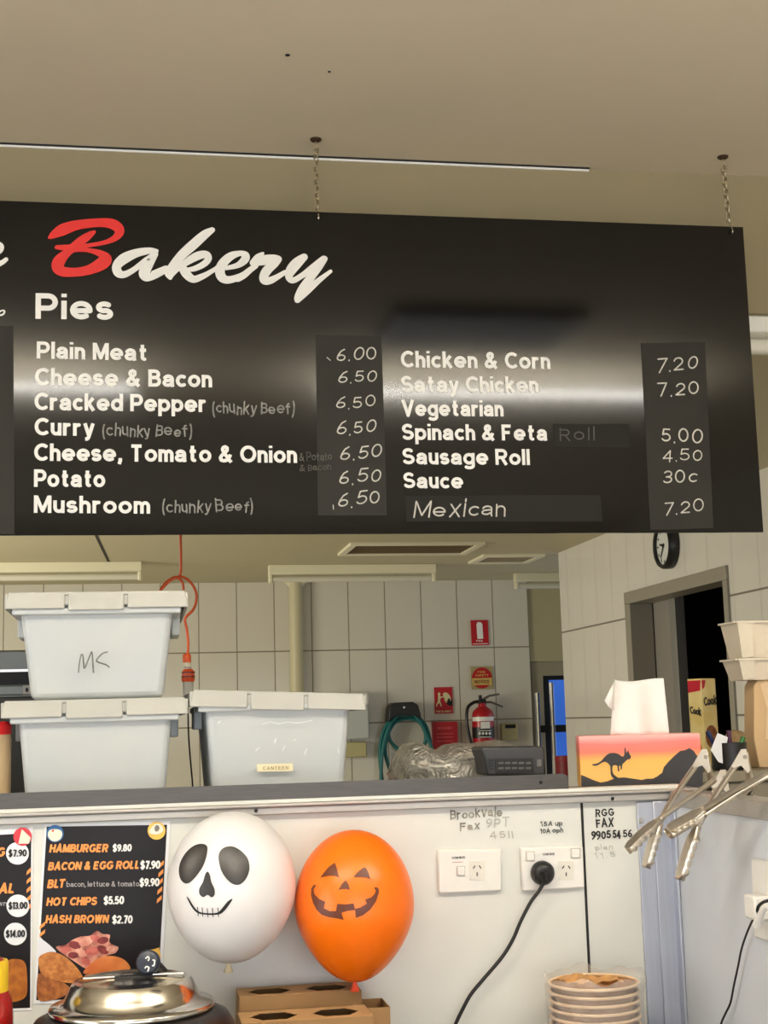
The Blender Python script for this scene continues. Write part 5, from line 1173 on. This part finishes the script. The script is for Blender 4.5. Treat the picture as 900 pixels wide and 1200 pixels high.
def tray(x0, y0, z0, z1, label, wd=0.24, dp=0.085):
    th = thing('paper_tray', (x0, y0, z0), label, 'paper tray', 'paper trays stacked at the right edge')
    h = z1-z0; v = [(x0+.012, y0+.01, z0), (x0+wd-.012, y0+.01, z0), (x0+wd-.012, y0+dp-.01, z0), (x0+.012, y0+dp-.01, z0), (x0, y0, z1), (x0+wd, y0, z1), (x0+wd, y0+dp, z1), (x0, y0+dp, z1)]
    m = MB(); m.add(v, [(0,3,2,1),(0,1,5,4),(1,2,6,5),(2,3,7,6),(3,0,4,7)]); m.build('tray', M_trayin, th, smooth=0, solid=0.0012)
    f = MB(); f.add([(x0-.001, y0-.004, z1), (x0+.034, y0-.004, z1-.004), (x0+.034, y0+.004, z0+.003), (x0+.008, y0+.002, z0)], [(0,1,2,3)]); f.build('corner_fold', M_tray, th, smooth=0, solid=0.001)
    r = MB(); 
    for lo, hi in (((x0-.004, y0-.006), (x0+wd+.004, y0)), ((x0-.006, y0), (x0, y0+dp))): r.box((*lo, z1-.004), (*hi, z1))
    r.build('rolled_edge', M_tray, th, smooth=0)
    return th
xt = at(866, 780, Y=2.78).x
tray(xt, 2.78, zA, zB-.001, 'lower pale paper tray resting on the kraft carton at the right edge')
tray(xt-.001, 2.775, zB, zCc, 'upper pale paper tray stacked on another tray at the right edge')
# pen cup with pens and cards
YPn = 2.70 ; zsw = zs
cpn = at(856, 905, Y=2.76); zpt = at(856, 893, Y=2.76).z
th = thing('pen_cup', (cpn.x, 2.76, zs-.0), 'black pen cup half hidden behind the hanging tongs', 'pen cup')
rc = 0.036; zpc = max(zpt, zs+0.055)
MB().lathe([(rc*.9, 0), (rc, 0.004), (rc, zpc-zs), (rc*.92, zpc-zs), (rc*.88, 0.006)], (cpn.x, 2.76, zs), n=32, cap1=True).build('cup', M_black, th)
def pen(p0, p1, m, label, r=.0042):
    a, b = at(*p0, Y=2.75), at(*p1, Y=2.755); a.z = max(a.z, zs+.01)
    t = thing('pen', a, label, 'pen', 'pens in the black cup'); d = (b-a)
    MB().tube([a, a+d*.62], r, 10).build('barrel', M_whiteplast if 'blue' in label else m, t); MB().tube([a+d*.6, b], r*1.15, 10).build('cap', m, t)
pen((850, 905), (829, 857), mat('pen_blue', (24, 40, 84), 0.35), 'dark blue capped pen leaning left out of the cup')
pen((858, 905), (854, 856), mat('pen_purple', (70, 24, 62), 0.35), 'purple pen standing in the middle of the cup')
pen((862, 905), (871, 864), mat('pen_green', (28, 116, 50), 0.35), 'green pen at the right side of the cup')
m = MB(); m.prism([at(x, y, Y=2.735) for x, y in [(833, 879), (841, 859), (853, 864), (848, 895), (842, 893)]], (0, .0012, 0))
tag(m.build('white_card', M_pwhite, smooth=0, loc=at(843, 878, Y=2.735)), 'white card slip tucked beside the pen cup, left of the purple pen', 'card')

# ================================================================== TONGS
def sweep_u(mb, path, w, dp, side):
    """U channel along path; side = width direction; web faces side x tangent"""
    n = len(path); vs = []
    for i, p in enumerate(path):
        t = (path[min(i+1, n-1)] - path[max(i-1, 0)]).normalized(); nn = side.cross(t).normalized(); ww = w[i] if isinstance(w, list) else w; s2 = t.cross(nn).normalized()
        vs += [p - s2*ww/2 - nn*dp, p - s2*ww/2, p - s2*ww/4 + nn*dp*.35, p + s2*ww/4 + nn*dp*.35, p + s2*ww/2, p + s2*ww/2 - nn*dp]
    mb.add(vs, [(i*6+j, i*6+j+1, (i+1)*6+j+1, (i+1)*6+j) for i in range(n-1) for j in range(5)])
def tong_arm(path, Lh, side, flip, th, teethdir, aw=0.013):
    """path from pivot to tip; last part Lh (m) is the scalloped head"""
    pts = [Vector(p) for p in crom([tuple(p) for p in path], 10)]
    tot = sum((pts[i+1]-pts[i]).length for i in range(len(pts)-1)); acc = 0; arm = [pts[0]]; head = []
    for i in range(len(pts)-1):
        acc += (pts[i+1]-pts[i]).length
        (arm if acc < tot-Lh else head).append(pts[i+1])
    head = [arm[-1]] + head
    m = MB(); sweep_u(m, arm, [aw]*len(arm), 0.0045*flip, side); m.build('arm', M_tong, th, smooth=50, solid=0.0012)
    # dense head
    hp = []; nseg = 60; segl = [0]
    for i in range(len(head)-1): segl.append(segl[-1] + (head[i+1]-head[i]).length)
    for k_ in range(nseg+1):
        d = segl[-1]*k_/nseg; j = max(i for i in range(len(segl)) if segl[i] <= d+1e-9); j = min(j, len(head)-2)
        hp.append(head[j].lerp(head[j+1], (d-segl[j])/max(1e-9, segl[j+1]-segl[j])))
    m = MB(); vs = []
    for k_, p in enumerate(hp):
        u = k_/nseg; t = (hp[min(k_+1, nseg)]-hp[max(k_-1, 0)]).normalized(); nn = side.cross(t).normalized()
        w = (0.0075 + 0.0085*min(1, u*4))*(1 if u < .85 else max(.25, math.sqrt(max(0, 1-((u-.85)/.15)**2))))
        sc_ = 0.0035*abs(sin(u*pi*6.5)) if u > .12 else 0
        dep = 0.006 + sc_
        vs += [p - side*w - nn*dep*flip, p - side*w*.8, p + nn*0.003*flip, p + side*w*.8, p + side*w - nn*dep*flip]
    m.add(vs, [(i*5+j, i*5+j+1, (i+1)*5+j+1, (i+1)*5+j) for i in range(nseg) for j in range(4)])
    m.build('scalloped_head', M_tong, th, smooth=40, solid=0.0011)
M_tong = mat('tong_steel', (222, 212, 196), 0.28, 0.85, noise=0.1, nscale=20)
M_rust = mat('food_residue', (150, 40, 30), 0.6)
G_t = 'stainless tongs hung on the wing wall'
def tongs(piv, Y, left, right, label, Lh=0.085, axis=True, aw=0.013):
    P0 = at(*piv, Y=Y); th = thing('tongs', P0, label, 'tongs', G_t); side = Vector((0, 1, 0)) if axis is True else axis
    tong_arm([P0] + [at(x, y, Y=Y+dy) for x, y, dy in left], Lh, side, 1, th, 1, aw)
    if right: tong_arm([P0 + Vector((0.002, 0.0, 0))] + [at(x, y, Y=Y+dy) for x, y, dy in right], Lh, side, -1, th, -1)
    c = at(piv[0], piv[1]+6, Y=Y-.006)
    h = MB(); h.prism([at(x, y, Y=Y-.0085) for x, y in [(piv[0]-3.5, piv[1]-3), (piv[0]+2.5, piv[1]-3.2), (piv[0]+7, piv[1]+22), (piv[0]+4, piv[1]+25), (piv[0]-3, piv[1]+16), (piv[0]-12, piv[1]+19), (piv[0]-15, piv[1]+17)]], (0, .0012, 0))
    h.prism([at(x, y, Y=Y+.008) for x, y in [(piv[0]-3.5, piv[1]-3), (piv[0]+2.5, piv[1]-3.2), (piv[0]+7, piv[1]+22), (piv[0]+4, piv[1]+25), (piv[0]-3, piv[1]+16), (piv[0]-12, piv[1]+19), (piv[0]-15, piv[1]+17)]], (0, .0012, 0))
    h.build('hinge_plate', M_tong, th, smooth=0)
    r = MB(); r.tube([c + Vector((0, -.004, 0)), c + Vector((0, .018, 0))], 0.0032, 14); r.build('pivot_pin', M_chrome, th)
    return th
tongs((826, 881), 2.262, [(806, 908, 0), (783, 943, 0), (770, 968, -.004), (763, 985, -.006), (754.5, 1016, -.006)], [(832, 903, .03), (835, 920, .06), (834, 935, .09), (834, 956, .10)], 'tongs nearest the tissue box with one leg hanging left', 0.075)
tongs((872, 881), 2.085, [(850, 912, 0), (827, 949, 0), (812, 975, -.004), (803, 998, -.004), (793.5, 1030, -.004)], [(878, 903, .03), (881, 925, .07), (881, 942, .11), (881, 970, .12)], 'tongs hanging straight down from the highest hinge at the right', 0.085)
t3 = tongs((848, 905), 2.19, [(826, 921, -.01), (796, 942, -.03), (770, 961, -.04), (752, 975, -.045), (733, 994, -.05)], None, 'narrow closed tongs pointing down left across the post', 0.075, Vector((0.1, .95, 0.2)).normalized(), 0.008)
P0 = at(935, 889, Y=1.93); t4 = thing('tongs', P0, 'tongs lying nearly level from the right edge with a brown tinted head', 'tongs', G_t)
for dx, dz, fl in ((0, 0, 1), (0.0, -0.012, -1)):
    tong_arm([P0, at(905, 903, Y=1.95)+Vector((0,dx,dz*.3)), at(862, 925, Y=2.0)+Vector((0,dx,dz*.6)), at(825, 947, Y=2.04)+Vector((0,dx,dz*.8)), at(782, 971, Y=2.07)+Vector((0,dx,dz))], 0.062, Vector((0.15, .9, 0.35)).normalized(), fl, t4, 1)
MB().tube([P0+Vector((0,-.01,0)), P0+Vector((0,.01,0))], .004, 12).build('pivot_pin', M_chrome, t4)

for o in bpy.data.objects:
    if o.type == 'MESH' and o.parent is None and 'kind' not in o and 'label' not in o: print('UNTAGGED', o.name)
